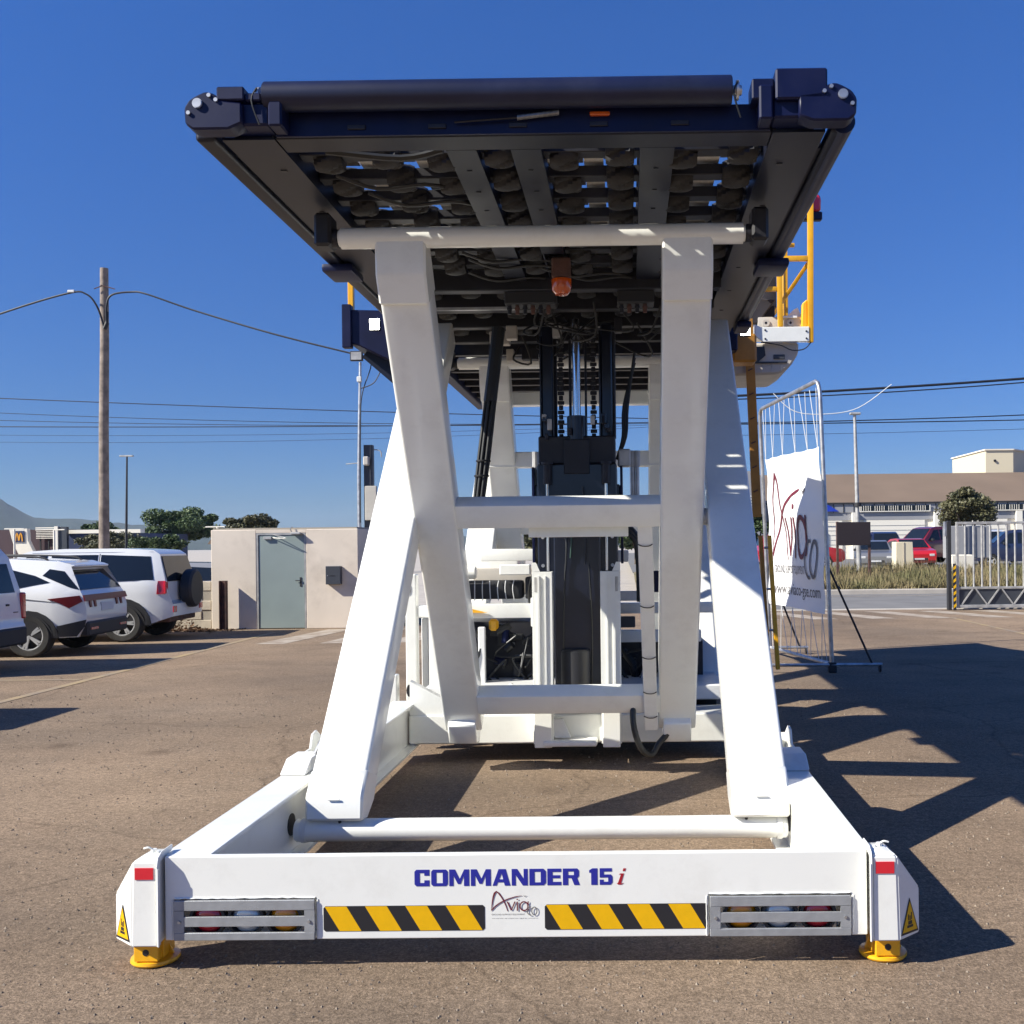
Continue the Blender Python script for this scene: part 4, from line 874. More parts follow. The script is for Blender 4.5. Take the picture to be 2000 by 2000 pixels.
for i in range(nu): F.append((i, i + K, i + 1 + K, i + 1)); a = nv * (nu + 1) + i; F.append((a, a + 1, a + 1 + K, a + K))
for j in range(nv): a = j * (nu + 1); b = a + nu + 1; F.append((a, b, b + K, a + K)); a += nu; b += nu; F.append((a, a + K, b + K, b))
mb.faces(V, F)
BN = mb.build('banner', 'banner'); tag(BN, 'white vinyl banner with maroon swoosh logo, tied inside the tubular frame', 'banner')
def sub(pts, n=6):
    out = []
    for a, b in zip(pts, pts[1:]):
        for k in range(n): out.append((a[0] + (b[0] - a[0]) * k / n, a[1] + (b[1] - a[1]) * k / n))
    return out + [pts[-1]]
def tfb(u, v, o):
    p = bn(.09 + (u - 110) / 1690 * .83, 2.68 - (v - 220) / 920 * 1.50, .004 - o); return tuple(p)
for nm, idx, m in (('logo_swoosh', (0,), 'maroon'), ('logo_swoosh', (1,), 'maroon'), ('logo_plane', (2,), 'greyprint'), ('logo_letter_v', (3, 4), 'maroon'), ('logo_letter_i', (5, 6), 'maroon'), ('logo_letter_a', (7, 8), 'maroon'), ('logo_letter_c', (9,), 'greyprint'), ('logo_letter_o', (10,), 'greyprint')):
    mb = MB()
    for k in idx:
        pts, ws = LOGO['strokes'][k]; ws = ws if isinstance(ws, list) else [ws] * len(pts)
        P2 = sub(pts, 3); W2 = [w * .9 for w in [ws[min(len(ws) - 1, i // 3)] for i in range(len(P2))]]
        if pts[0] == pts[-1]: P2[-1] = P2[0]
        ribbon(mb, P2, W2, tfb, -.001 * (k + 1), .0006)
    mb.build(nm, m, BN)
def tfx(z0, x0=.1):
    return lambda u, v, o: tuple(bn(x0 + u, z0 + v, .006))
text_mesh('GROUND SUPPORT EQUIPMENT', .62, .13, tfx(1.20), 'small_lettering', 'greyprint', BN)
text_mesh('www.aviaco-gse.com', .86, .20, tfx(.87, .08), 'web_address', 'greyprint', BN)
for k in range(6):
    u = .02 + k * .192
    a = bn(u, 2.865); t1 = fp_(FL - .12 - (u + .05) * (FL - .3), 3.62) + Vector((-.12, 0, 0)); t2 = fp_(FL - .12 - max(0, u - .06) * (FL - .3), 3.62) + Vector((-.12, 0, 0))
    MB().tube([a, t1], .0045, 5).build('tie_string', 'string', FR); MB().tube([a, t2], .0045, 5).build('tie_string', 'string', FR)
for k in range(6):
    u = .04 + k * .185
    a = bn(u, .755 - .03 * u)
    for q in (-.07, .07):
        MB().tube([a, fp_(FL - .12 - min(.98, max(0, u + q)) * (FL - .24), .11)], .0045, 5).build('tie_string', 'string', FR)

# ================================================================== LEFT: HUT, WALL, POLES
HUT = thing('white_hut', 'low off-white rendered hut with pale grey metal door, behind the parked cars', 'hut', (-6.9, 20.9, 0))
HX0, HX1, HY, HZ = -8.36, -5.36, 20.9, 2.03
DX0, DX1, DZ1 = -7.40, -6.46, 1.92
mb = MB(); mb.box(HX0, DX0 - .04, HY, HY + .2, 0, HZ, .01); mb.box(DX1 + .04, HX1, HY, HY + .2, 0, HZ, .01); mb.box(DX0 - .0399, DX1 + .0399, HY + .001, HY + .2, DZ1 + .04, HZ - .001)
mb.box(HX0 + .002, HX0 + .2, HY + .2, HY + 3.2, 0, HZ - .001); mb.box(HX1 - .2, HX1 - .002, HY + .2, HY + 3.2, 0, HZ - .001); mb.box(HX0 + .2, HX1 - .2, HY + 3, HY + 3.199, 0, HZ - .001)
mb.build('wall', 'plaster', HUT)
mb = MB(); mb.box(HX0 + .03, HX1 - .03, HY + .03, HY + 3.17, HZ, HZ + .035); mb.build('roof', 'mortar', HUT)
mb = MB(); mb.box(DX0 - .035, DX0, HY + .004, HY + .12, .0, DZ1); mb.box(DX1, DX1 + .035, HY + .004, HY + .12, .0, DZ1); mb.box(DX0 - .035, DX1 + .035, HY + .004, HY + .12, DZ1, DZ1 + .035); mb.build('door_frame', 'galv', HUT)
mb = MB(); mb.box(DX0 + .005, DX1 - .005, HY + .018, HY + .09, .015, DZ1 - .005, .004); dr = mb.build('door', 'door', HUT); dr['label'] = 'pale grey green metal door'
mb = MB(); mb.box(DX1 - .10, DX1 - .06, HY + .008, HY + .018, .86, 1.05, .004); mb.tube([(DX1 - .08, HY + .03, .98), (DX1 - .08, HY - .01, .98), (DX1 - .18, HY - .01, .985)], .010, 6); mb.build('handle', 'clad', dr)
mb = MB(); mb.box(DX0 + .12, DX0 + .28, HY - .03, HY + .018, DZ1 - .09, DZ1 - .035, .005); mb.tube([(DX0 + .28, HY + .01, DZ1 - .06), (DX0 + .62, HY - .15, DZ1 - .07), (DX0 + .3, HY + .0, DZ1 + .01)], .008, 6); mb.build('door_closer', 'galv', dr)
mb = MB(); mb.box(DX1 - .24, DX1 - .05, HY - .10, HY - .0, DZ1 + .0, DZ1 + .05, .01); mb.tube([(DX1 - .23, HY - .02, DZ1 + .03), (DX1 - .26, HY - .05, DZ1 + .12), (DX1 - .22, HY - .02, DZ1 + .16)], .010, 6); mb.build('wall_lamp', 'galv', HUT)
o = MB().box(-5.99, -5.69, HY - .13, HY - .002, .90, 1.27, .006).build('mailbox', 'mailbox'); tag(o, 'dark grey metal mailbox fixed on the hut wall right of the door', 'mailbox')
q = MB().box(-5.90, -5.80, HY - .134, HY - .1305, 1.07, 1.083); q.build('mail_slot', 'hazk', o)
q = MB().cyl((-5.95, HY - .131, 1.08), (-5.95, HY - .138, 1.08), .010, 8); q.build('lock', 'steel', o)
PO = thing('steel_post', 'short rust brown channel post standing before the left end of the hut', 'post', (-8.06, 20.76, 0))
MB().box(-8.125, -7.995, 20.76, 20.77, 0, 1.0).build('web', 'rust', PO); MB().box(-8.125, -8.115, 20.68, 20.759, 0, 1.0).build('flange', 'rust', PO); MB().box(-8.005, -7.995, 20.68, 20.82, 0, 1.0).build('flange', 'rust', PO)
# the post's shadow falls on the hut. Block wall
BW = thing('block_wall', 'low beige concrete block wall running left from the hut', 'wall', (-12, 21.0, 0))
MB().box(-20, HX0 - .01, 20.965, 21.12, 0, .985).build('mortar', 'mortar', BW)
bmx = None
for j in range(5):
    for i in range(29):
        x = HX0 - .02 - (i + 1) * .40 + (.2 if j % 2 else 0)
        if x + .39 > HX0: continue
        if bmx is None:
            bmx = MB().box(x, x + .388, 20.950 , 21.13, .005 + j * .197, .193 + j * .197, .008).build('block', 'block', BW)
        else: dupe(bmx, Vector((x + .194, 21.04 + random.uniform(-.003, .003), .099 + j * .197)) - BW.location, BW)
mb = MB()
for k in range(900):
    a = random.random(); x = -9.3 + a * 1.2 + random.gauss(0, .25); y = 20.85 - abs(random.gauss(0, .25)); z = max(.006, .26 * math.exp(-((x + 8.95) / .3) ** 2) * random.random() * math.exp(-((20.85 - y) / .2) ** 2) + .012)
    v = Vector((x, y, z)); u = Vector((random.uniform(-1, 1), random.uniform(-1, 1), random.uniform(-.5, .5))).normalized() * .035; w = u.cross(Vector((random.random(), random.random(), 1))).normalized() * .02
    mb.faces([v - u, v + w, v + u, v - w], [(0, 1, 2, 3)])
o = mb.build('dry_leaves', 'dry'); stuff(o); tag(o, 'heap of dry brown leaves at the foot of the block wall', 'leaves')

def wire(name, a, b, sag, r, label, group=None, n=16, m='cable'):
    a, b = Vector(a), Vector(b); pts = [a.lerp(b, t / n) - Vector((0, 0, sag * 4 * (t / n) * (1 - t / n))) for t in range(n + 1)]
    o = MB().tube(pts, r, 5).build(name, m); tag(o, label, 'cable', group); return o
TP = thing('telephone_pole', 'tall weathered wooden telephone pole rising behind the parked white cars', 'utility pole', (-12.05, 24, 0))
mb = MB(); mb.tube([(-12.12, 24, 0), (-12.10, 24, 2), (-12.08, 24, 4.5), (-12.04, 24, 6.5), (-12.03, 24, 8.25)], .125, 14, .092); mb.build('pole', 'wood', TP)
mb = MB(); mb.tube([(-12.03, 23.88, 7.80), (-12.03, 23.87, 7.82), (-11.72, 23.87, 7.73)], .012, 6); mb.tube([(-12.03, 23.86, 7.80), (-12.2, 23.86, 7.74)], .012, 6); mb.build('arm_iron', 'rust', TP)
mb = MB(); mb.cyl((-11.92, 23.86, 6.85), (-11.9, 23.86, 7.2), .035, 8); mb.cyl((-11.97, 23.86, 6.80), (-11.90, 23.86, 6.95), .05, 8); mb.build('insulator', 'clad', TP)
def curve(name, pts, r, label, group, m='cable'):
    P = [Vector(p) for p in pts]; out = []
    for i in range(len(P) - 1):
        p0, p1, p2, p3 = P[max(i - 1, 0)], P[i], P[i + 1], P[min(i + 2, len(P) - 1)]
        for k in range(6):
            t = k / 6; out.append(.5 * ((2 * p1) + (-p0 + p2) * t + (2 * p0 - 5 * p1 + 4 * p2 - p3) * t * t + (-p0 + 3 * p1 - 3 * p2 + p3) * t ** 3))
    out.append(P[-1]); o = MB().tube(out, r, 6).build(name, m); return tag(o, label, 'cable', group)
curve('drop_cable', [(-11.92, 23.86, 6.9), (-11.88, 23.8, 7.35), (-11.75, 23.8, 7.58), (-11.3, 23.8, 7.64), (-10.9, 23.7, 7.56), (-9.74, 23.6, 7.14), (-7.8, 23.2, 6.5), (-5.95, 22.9, 5.98)], .022, 'thick black cable arching from the wooden pole down to the floodlight mast', 'overhead cables')
curve('drop_cable', [(-11.97, 23.84, 6.85), (-12.1, 23.8, 7.3), (-12.35, 23.8, 7.6), (-12.8, 23.8, 7.62), (-14.5, 23.8, 7.12), (-18, 23.8, 5.9)], .022, 'thick black cable arching left from the wooden pole out of view', 'overhead cables')
o = MB().box(-12.78, -12.62, 23.77, 23.83, 7.64, 7.70, .01).build('cable_clamp_box', 'string'); tag(o, 'small white splice box on the cable left of the wooden pole', 'splice box')
desc = ['uppermost', 'second', 'third', 'fourth', 'fifth', 'lowest']
for k, (z0, z1, s, r) in enumerate(((7.72, 6.45, .10, .018), (7.15, 6.36, .25, .012), (6.83, 6.38, .2, .012), (6.54, 6.42, .10, .018), (6.22, 6.40, .22, .007), (5.95, 6.38, .30, .007))):
    wire('overhead_wire', (-26, 40, z0), (4.5, 40, z1), s, r, '%s of the six thin wires crossing the sky left of the loader' % desc[k], 'wires crossing the sky on the left')
for k, (z0, z1, s, r, t) in enumerate(((7.36, 8.02, .06, .05, 'thickest'), (7.24, 7.88, .10, .025, 'second'), (6.33, 6.56, .05, .022, 'third'), (6.29, 6.34, .02, .022, 'fourth'), (5.85, 6.0, .03, .008, 'lowest'))):
    wire('overhead_wire', (3.5, 40, z0), (17, 40, z1), s, r, '%s of the five wires crossing the sky at the right, counted from the top' % t, 'wires crossing the sky on the right')
curve('white_cable', [(6.0, 39.8, 7.45), (6.8, 39.8, 6.75), (8.0, 39.8, 6.62), (9.3, 39.8, 6.85), (10.6, 39.8, 7.75)], .018, 'pale loose cable sagging from the thick wire at the right', None, 'string')
MS = thing('floodlight_mast', 'thin grey mast with a square floodlight and trailing cables beside the hut', 'lamp post', (-5.82, 23, 0))
mb = MB(); mb.tube([(-5.86, 23, 0), (-5.86, 23, 3.2), (-5.83, 23, 4.6), (-5.80, 23, 5.8)], .045, 10, .03); mb.build('mast', 'steel', MS)
mb = MB(); mb.box(-5.98, -5.70, 22.80, 22.88, 5.80, 6.02, .012); fl = mb.build('floodlight', 'clad', MS); MB().box(-5.955, -5.725, 22.793, 22.7985, 5.825, 5.995).build('floodlight_glass', 'galv', fl)
MB().box(-5.86, -5.76, 22.9, 22.99, 5.35, 5.47, .01).build('white_box', 'string', MS)
mb = MB(); mb.box(-5.76, -5.56, 23.05, 23.2, 0, 3.95); mb.build('steel_upright', 'mailbox', MS)
mb = MB(); mb.box(-5.74, -5.62, 22.9, 23.04, 3.48, 3.68, .02); mb.build('junction_box', 'beige', MS)
mb = MB(); mb.tube([(-6.15, 23, 3.52), (-5.86, 23, 3.54)], .012, 6); mb.tube([(-5.6, 23.1, 3.85), (-5.4, 23.1, 3.82), (-5.37, 23.1, 3.68)], .014, 6); mb.build('side_arms', 'galv', MS)
mb = MB(); mb.box(-5.72, -5.46, 22.95, 23.03, 2.25, 3.02, .01); mb.build('meter_cabinet', 'concrete', MS)
for (p, t) in (([(-5.78, 22.97, 5.9), (-5.55, 22.97, 5.75), (-5.75, 22.96, 5.1), (-5.80, 22.96, 4.4), (-5.82, 22.95, 2.2)], 'cable hanging along the floodlight mast'), ([(-5.75, 22.9, 5.9), (-5.3, 22.9, 5.8), (-5.45, 22.9, 5.35), (-5.76, 22.9, 5.2)], 'cable looping out from the floodlight mast top')):
    curve('hanging_cable', p, .012, 'thin black ' + t, None)

# ================================================================== CARS
def clamp(x, a, b): return max(a, min(b, x))
class Car:
    def __init__(s, name, label, cat, outline, hw, belt, taper, paint, loc, rot, scale=1, group=None, endt=.10, L=4.5):
        s.root = thing(name, label, cat, (0, 0, 0), group); s.o = outline; s.hw = hw; s.belt = belt; s.tp = taper; s.endt = endt; s.L = L; s.paint = paint
        s.loc = loc; s.rot = rot; s.sc = scale
    def W(s, x, z):
        w = s.hw
        if z > s.belt: w -= s.tp * (z - s.belt)
        if z < .55: w -= .10 * (.55 - z)
        e = abs(x) / (s.L / 2)
        if e > .72: w -= s.endt * ((e - .72) / .28) ** 2
        return w
    def body(s, arches, r=.40, name='body'):
        pts = list(s.o); low = []
        # lower edge with arches, front to rear handled by caller giving outline from rear-bottom over the top to front-bottom
        for ax in sorted(arches, reverse=True):
            low += [(ax + r * math.cos(a), .30 + r * math.sin(a) * 1.0 + .02) for a in [math.pi * k / 12 for k in range(13)]]
        poly = pts + low
        t = bmesh.new(); vs = [t.verts.new((x, 0, z)) for x, z in poly]; t.faces.new(vs)
        bmesh.ops.triangulate(t, faces=t.faces[:])
        for z in [.45, .6, .75, .9, 1.05, 1.2, 1.35, 1.5, 1.65]:
            bmesh.ops.bisect_plane(t, geom=t.verts[:] + t.edges[:] + t.faces[:], plane_co=(0, 0, z), plane_no=(0, 0, 1), dist=1e-4)
        for k in range(-9, 10):
            bmesh.ops.bisect_plane(t, geom=t.verts[:] + t.edges[:] + t.faces[:], plane_co=(k * .25, 0, 0), plane_no=(1, 0, 0), dist=1e-4)
        mb = MB(); bm = mb.bm; t.verts.index_update(); A = [bm.verts.new((v.co.x, s.W(v.co.x, v.co.z), v.co.z)) for v in t.verts]; B = [bm.verts.new((v.co.x, -s.W(v.co.x, v.co.z), v.co.z)) for v in t.verts]
        for f in t.faces: bm.faces.new([A[v.index] for v in f.verts]); bm.faces.new([B[v.index] for v in f.verts][::-1])
        for e in t.edges:
            if len(e.link_faces) == 1: a, b = e.verts; bm.faces.new((A[a.index], A[b.index], B[b.index], B[a.index]))
        t.free(); o = mb.build(name, s.paint, s.root, 40)
        md = o.modifiers.new('bevel', 'BEVEL'); md.width = .045; md.segments = 3; md.limit_method = 'ANGLE'; md.angle_limit = R(50)
        s.b = o; return o
    def side(s, poly, name, m, off=.008, th=.02, sides=(1, -1), parent=None, n=1):
        for sd in sides:
            mb = MB(); bm = mb.bm; P = []
            for a, b in zip(poly, poly[1:] + poly[:1]):
                for k in range(3): P.append((a[0] + (b[0] - a[0]) * k / 3, a[1] + (b[1] - a[1]) * k / 3))
            V = [(x, sd * (s.W(x, z) + off), z) for x, z in P] + [(x, sd * (s.W(x, z) + off - th), z) for x, z in P]; n_ = len(P)
            t = bmesh.new(); v = [t.verts.new(p) for p in V]; t.faces.new(v[:n_]); t.faces.new(v[n_:][::-1])
            for i in range(n_): t.faces.new((v[i], v[(i + 1) % n_], v[n_ + (i + 1) % n_], v[n_ + i]))
            bmesh.ops.triangulate(t, faces=[f for f in t.faces if len(f.verts) > 4]); mb.merge(t); mb.build(name, m, parent or s.root, 30)
    def slab(s, x0, z0, x1, z1, w0, w1, name, m, off=.01, rear=True, th=.02, y0=None, parent=None):
        """pane lying on the slope between two outline points, w = half widths at both"""
        d = Vector((x1 - x0, 0, z1 - z0)); n = Vector((-d.z, 0, d.x)).normalized()
        if (rear and n.x > 0) or (not rear and n.x < 0): n = -n
        if abs(n.x) < .3 and n.z < 0: n = -n
        ya, yb = (-w0, -w1) if y0 is None else (y0, y0)
        P = [Vector((x0, ya, z0)), Vector((x0, w0, z0)), Vector((x1, w1, z1)), Vector((x1, yb, z1))]
        V = [p + n * off for p in P] + [p + n * (off - th) for p in P]
        mb = MB(); mb.faces([tuple(v) for v in V], [(0, 1, 2, 3), (7, 6, 5, 4), (0, 4, 5, 1), (1, 5, 6, 2), (2, 6, 7, 3), (3, 7, 4, 0)])
        return mb.build(name, m, parent or s.root)
    def wheels(s, xs, r=.35, w=.22, spokes=5, track=None, fine=True):
        for x in xs:
            for sd in (1, -1):
                y = sd * ((track or s.hw - .10))
                m = Matrix.Translation((x, y, r)) @ Matrix.Rotation(R(-90 * sd), 4, 'X')
                mb = MB(); mb.lathe([(r * .66, -w / 2), (r * .92, -w / 2), (r, -w / 2 + .03), (r, w / 2 - .03), (r * .92, w / 2), (r * .70, w / 2 - .005), (r * .66, w / 2 - .02), (r * .66, -w / 2)], 32 if fine else 18, m)
                mb.lathe([(0, w / 2 - .10), (r * .66, w / 2 - .10), (r * .66, w / 2 - .12), (0, w / 2 - .12)], 24 if fine else 12, m)
                wh = mb.build('wheel', 'tyre', s.root)
                mb = MB(); mb.lathe([(r * .655, w / 2 - .08), (r * .655, w / 2 - .012), (r * .61, w / 2 - .016), (r * .60, w / 2 - .08), (r * .655, w / 2 - .08)], 32 if fine else 16, m)
                mb.lathe([(0, w / 2 - .02), (r * .12, w / 2 - .022), (r * .15, w / 2 - .06), (0, w / 2 - .06)], 16, m)
                for k in range(spokes):
                    for q in ((-.11, .11) if fine else (0,)):
                        a = 2 * math.pi * k / spokes; p0 = Vector((math.cos(a + q * 1.2) * r * .12, math.sin(a + q * 1.2) * r * .12, w / 2 - .035)); p1 = Vector((math.cos(a + q) * r * .60, math.sin(a + q) * r * .60, w / 2 - .025))
                        t = MB(); t.bar(p0, p1, .034 if fine else .06, .03, (0, 0, 1)); mb.merge(t.bm, m)
                mb.build('rim', 'rim', wh)
    def done(s):
        s.root.location = s.loc; s.root.rotation_euler = (0, 0, s.rot); s.root.scale = (s.sc,) * 3
        return s.root
# --- newer white suv
def suv_a(label, loc, rot, group=None):
    o = [(-2.12, .33), (-2.20, .48), (-2.25, .62), (-2.25, .80), (-2.20, 1.02), (-2.16, 1.09), (-1.86, 1.47), (-1.98, 1.53), (-1.93, 1.56), (-1.7, 1.61), (-1.0, 1.655), (-.2, 1.66), (.3, 1.62), (.62, 1.55), (1.30, 1.08), (1.9, 1.0), (2.15, .88), (2.25, .66), (2.22, .40), (2.05, .28)]
    c = Car('parked_car', label, 'car', o, .93, 1.02, .42, 'carwhite', loc, rot, .92, group)
    c.body((-1.35, 1.36), .40)
    c.side([(-1.66, 1.255), (-1.40, 1.37), (-.9, 1.50), (0, 1.55), (.42, 1.50), (.95, 1.13), (.4, 1.09), (-.6, 1.10), (-1.1, 1.15), (-1.4, 1.21)], 'side_window', 'glass')
    c.side([(-.12, 1.09), (-.04, 1.09), (-.04, 1.55), (-.12, 1.55)], 'pillar', 'clad', .012)
    c.side([(-1.98, 1.17), (-1.80, 1.25), (-1.52, 1.37), (-1.62, 1.48), (-1.86, 1.44), (-2.13, 1.13)], 'quarter_window', 'glass')
    c.slab(-2.14, 1.115, -1.875, 1.45, .80, .70, 'rear_window', 'glass', .012)
    c.slab(1.28, 1.10, .66, 1.53, .76, .66, 'windscreen', 'glass', .012, rear=False)
    c.side([(-1.66, .98), (-2.15, 1.03), (-2.20, .93), (-2.0, .82), (-1.95, .87)], 'tail_lamp', 'tail', .012)
    c.slab(-2.232, .93, -2.20, 1.03, .86, .85, 'rear_light_bar', 'tail', .018)
    for q in (.62, .44): c.slab(-2.245, .82, -2.228, .94, q + .07, q + .07, 'tail_lamp', 'tail', .016, y0=q)
    for q in (-.62, -.44): c.slab(-2.245, .82, -2.228, .94, q + .07, q + .07, 'tail_lamp', 'tail', .016, y0=q)
    c.slab(-2.25, .74, -2.238, .88, .25, .25, 'number_plate', 'plate', .014)
    for ax in (-1.35, 1.36):
        c.side([(ax + .48 * math.cos(a), .32 + .47 * math.sin(a)) for a in [math.pi * k / 10 for k in range(11)]] + [(ax + .395 * math.cos(a), .32 + .395 * math.sin(a)) for a in [math.pi * (10 - k) / 10 for k in range(11)]], 'arch_trim', 'clad', .016)
    c.side([(-.88, .30), (.90, .30), (.90, .44), (-.88, .44)], 'sill_trim', 'clad', .014)
    c.side([(-1.84, .34), (-2.10, .34), (-2.22, .50), (-2.25, .62), (-1.80, .52)], 'bumper_trim', 'clad', .014)
    mb = MB(); mb.box(-2.275, -2.05, -.80, .80, .33, .58, .03); mb.build('rear_bumper', 'clad', c.root)
    for sd in (-1, 1): mb = MB(); mb.box(-2.285, -2.27, *sorted((sd * .45, sd * .72)), .44, .48); mb.build('reflector', 'redlens', c.root)
    c.side([(-2.0, .90), (-1.2, 1.0), (1.9, .86), (1.9, .85), (-1.2, .985), (-2.0, .885)], 'crease', 'cargrey', .004, .012)
    c.side([(-.88, .88), (-.64, .90), (-.64, .87), (-.86, .85)], 'door_handle', 'clad', .03, .03)
    c.side([(-1.02, .50), (-1.005, .50), (-1.08, 1.09), (-1.095, 1.09)], 'door_gap', 'clad', .003, .01)
    for sd in (1, -1):
        mb = MB(); mb.tube([(-1.55, sd * .62, 1.60), (-1.35, sd * .62, 1.685), (-.2, sd * .63, 1.72), (.35, sd * .62, 1.66)], .018, 6); mb.build('roof_rail', 'clad', c.root)
    mb = MB(); mb.prism([(-2.0, 1.535), (-1.7, 1.618), (-1.7, 1.56), (-1.98, 1.50)], 'y', -.68, .68, bev=.01); mb.build('spoiler', 'carwhite', c.root)
    c.wheels((-1.35, 1.36), .36, .23, 5); return c.done()
suv_a('newer white SUV with wrap-around dark red tail lamps, second in the row of parked cars', (-10.44, 16.55, 0), R(184))
# off-frame car of the same row: its shadow reaches the picture's left edge
suv_a('white SUV parked nearest the camera, just beyond the left picture edge, only its shadow seen', (-9.25, 9.35, 0), R(181))
# --- older boxy 4x4
def suv_b(label, loc, rot):
    o = [(-2.12, .42), (-2.30, .48), (-2.30, .72), (-2.18, .78), (-2.18, 1.12), (-2.02, 1.70), (-1.9, 1.78), (-1.3, 1.82), (-.2, 1.82), (.45, 1.78), (.62, 1.72), (1.18, 1.17), (2.05, 1.06), (2.25, .92), (2.30, .60), (2.15, .40)]
    c = Car('parked_car', label, 'car', o, .91, 1.10, .30, 'carwhite', loc, rot, .92)
    c.body((-1.38, 1.38), .44)
    c.side([(-1.96, 1.20), (-1.86, 1.66), (-.92, 1.70), (-.92, 1.17)], 'side_window', 'glass'); c.side([(-.86, 1.17), (-.86, 1.70), (.02, 1.70), (.02, 1.16)], 'side_window', 'glass'); c.side([(.10, 1.16), (.10, 1.70), (.50, 1.66), (.95, 1.16)], 'side_window', 'glass')
    c.slab(-2.175, 1.16, -2.04, 1.66, .72, .66, 'rear_window', 'glass', .014); c.slab(1.16, 1.2, .66, 1.69, .76, .68, 'windscreen', 'glass', .012, rear=False)
    c.side([(-2.02, .92), (-2.17, .92), (-2.16, 1.18), (-2.04, 1.18)], 'tail_lamp', 'redlens', .014, .03)
    for sd in (-1, 1): MB().box(-2.20, -2.16, *sorted((sd * .76, sd * .87)), .93, 1.17, .01).build('tail_lamp', 'redlens', c.root); MB().box(-2.318, -2.30, *sorted((sd * .62, sd * .80)), .56, .68, .005).build('reflector', 'redlens', c.root)
    for ax in (-1.38, 1.38):
        c.side([(ax + .54 * math.cos(a), .32 + .53 * math.sin(a)) for a in [math.pi * k / 10 for k in range(11)]] + [(ax + .435 * math.cos(a), .32 + .435 * math.sin(a)) for a in [math.pi * (10 - k) / 10 for k in range(11)]], 'arch_trim', 'clad', .03, .06)
    c.side([(-.86, .36), (.86, .36), (.86, .46), (-.86, .46)], 'side_step', 'clad', .05, .08)
    mb = MB(); mb.lathe([(0, -.12), (.34, -.12), (.385, -.08), (.39, 0), (.385, .08), (.34, .12), (0, .13)], 32, Matrix.Translation((-2.33, -.12, 1.0)) @ Matrix.Rotation(R(90), 4, 'Y')); mb.build('spare_wheel_cover', 'clad', c.root)
    mb = MB(); mb.box(-2.2, -1.95, -.7, .7, .36, .47, .02); mb.build('underbody', 'rust', c.root)
    c.side([(-.90, .60), (-.885, .60), (-.885, 1.72), (-.90, 1.72)], 'door_gap', 'clad', .003, .01)
    c.side([(-.80, .98), (-.60, .98), (-.60, 1.02), (-.80, 1.02)], 'door_handle', 'clad', .03, .03)
    c.side([(-1.9, 1.745), (.4, 1.745), (.4, 1.75), (-1.9, 1.75)], 'gutter', 'cargrey', .006, .014)
    c.wheels((-1.38, 1.38), .37, .26, 6); return c.done()
suv_b('older boxy white four-wheel drive with a black spare wheel cover on its tailgate', (-10.22, 19.05, 0), R(183))
# --- white van
def van(label, loc, rot):
    o = [(-2.10, .34), (-2.16, .45), (-2.16, .62), (-2.13, .66), (-2.10, 1.10), (-1.98, 1.66), (-1.86, 1.80), (-1.5, 1.84), (.4, 1.84), (.65, 1.78), (1.35, 1.15), (2.0, .98), (2.15, .80), (2.18, .45), (2.05, .30)]
    c = Car('parked_van', label, 'van', o, .92, 1.05, .26, 'carwhite', loc, rot, .94)
    c.body((-1.3, 1.36), .38)
    c.side([(-1.85, 1.12), (-1.78, 1.58), (-.7, 1.62), (-.7, 1.10)], 'side_window', 'glass'); c.side([(-.6, 1.10), (-.6, 1.62), (.55, 1.60), (1.1, 1.12)], 'side_window', 'glass')
    c.slab(-2.085, 1.10, -2.0, 1.56, .70, .62, 'rear_window', 'glass', .014); c.slab(1.33, 1.18, .70, 1.74, .76, .66, 'windscreen', 'glass', .012, rear=False)
    for sd in (-1, 1): MB().box(-2.15, -2.06, *sorted((sd * .80, sd * .905)), .72, 1.12, .02).build('tail_lamp', 'redlens', c.root)
    MB().box(-2.19, -2.0, -.86, .86, .33, .60, .03).build('rear_bumper', 'clad', c.root); MB().box(-2.125, -2.10, -.5, -.42, .93, .96, .004).build('handle', 'clad', c.root)
    MB().box(-2.128, -2.10, -.72, -.60, .82, .835, .002).build('badge', 'greyprint', c.root)
    c.wheels((-1.3, 1.36), .33, .21, 5); return c.done()
van('white van cut by the left picture edge, its rear door and tail lamp showing', (-10.62, 13.95, 0), R(181))
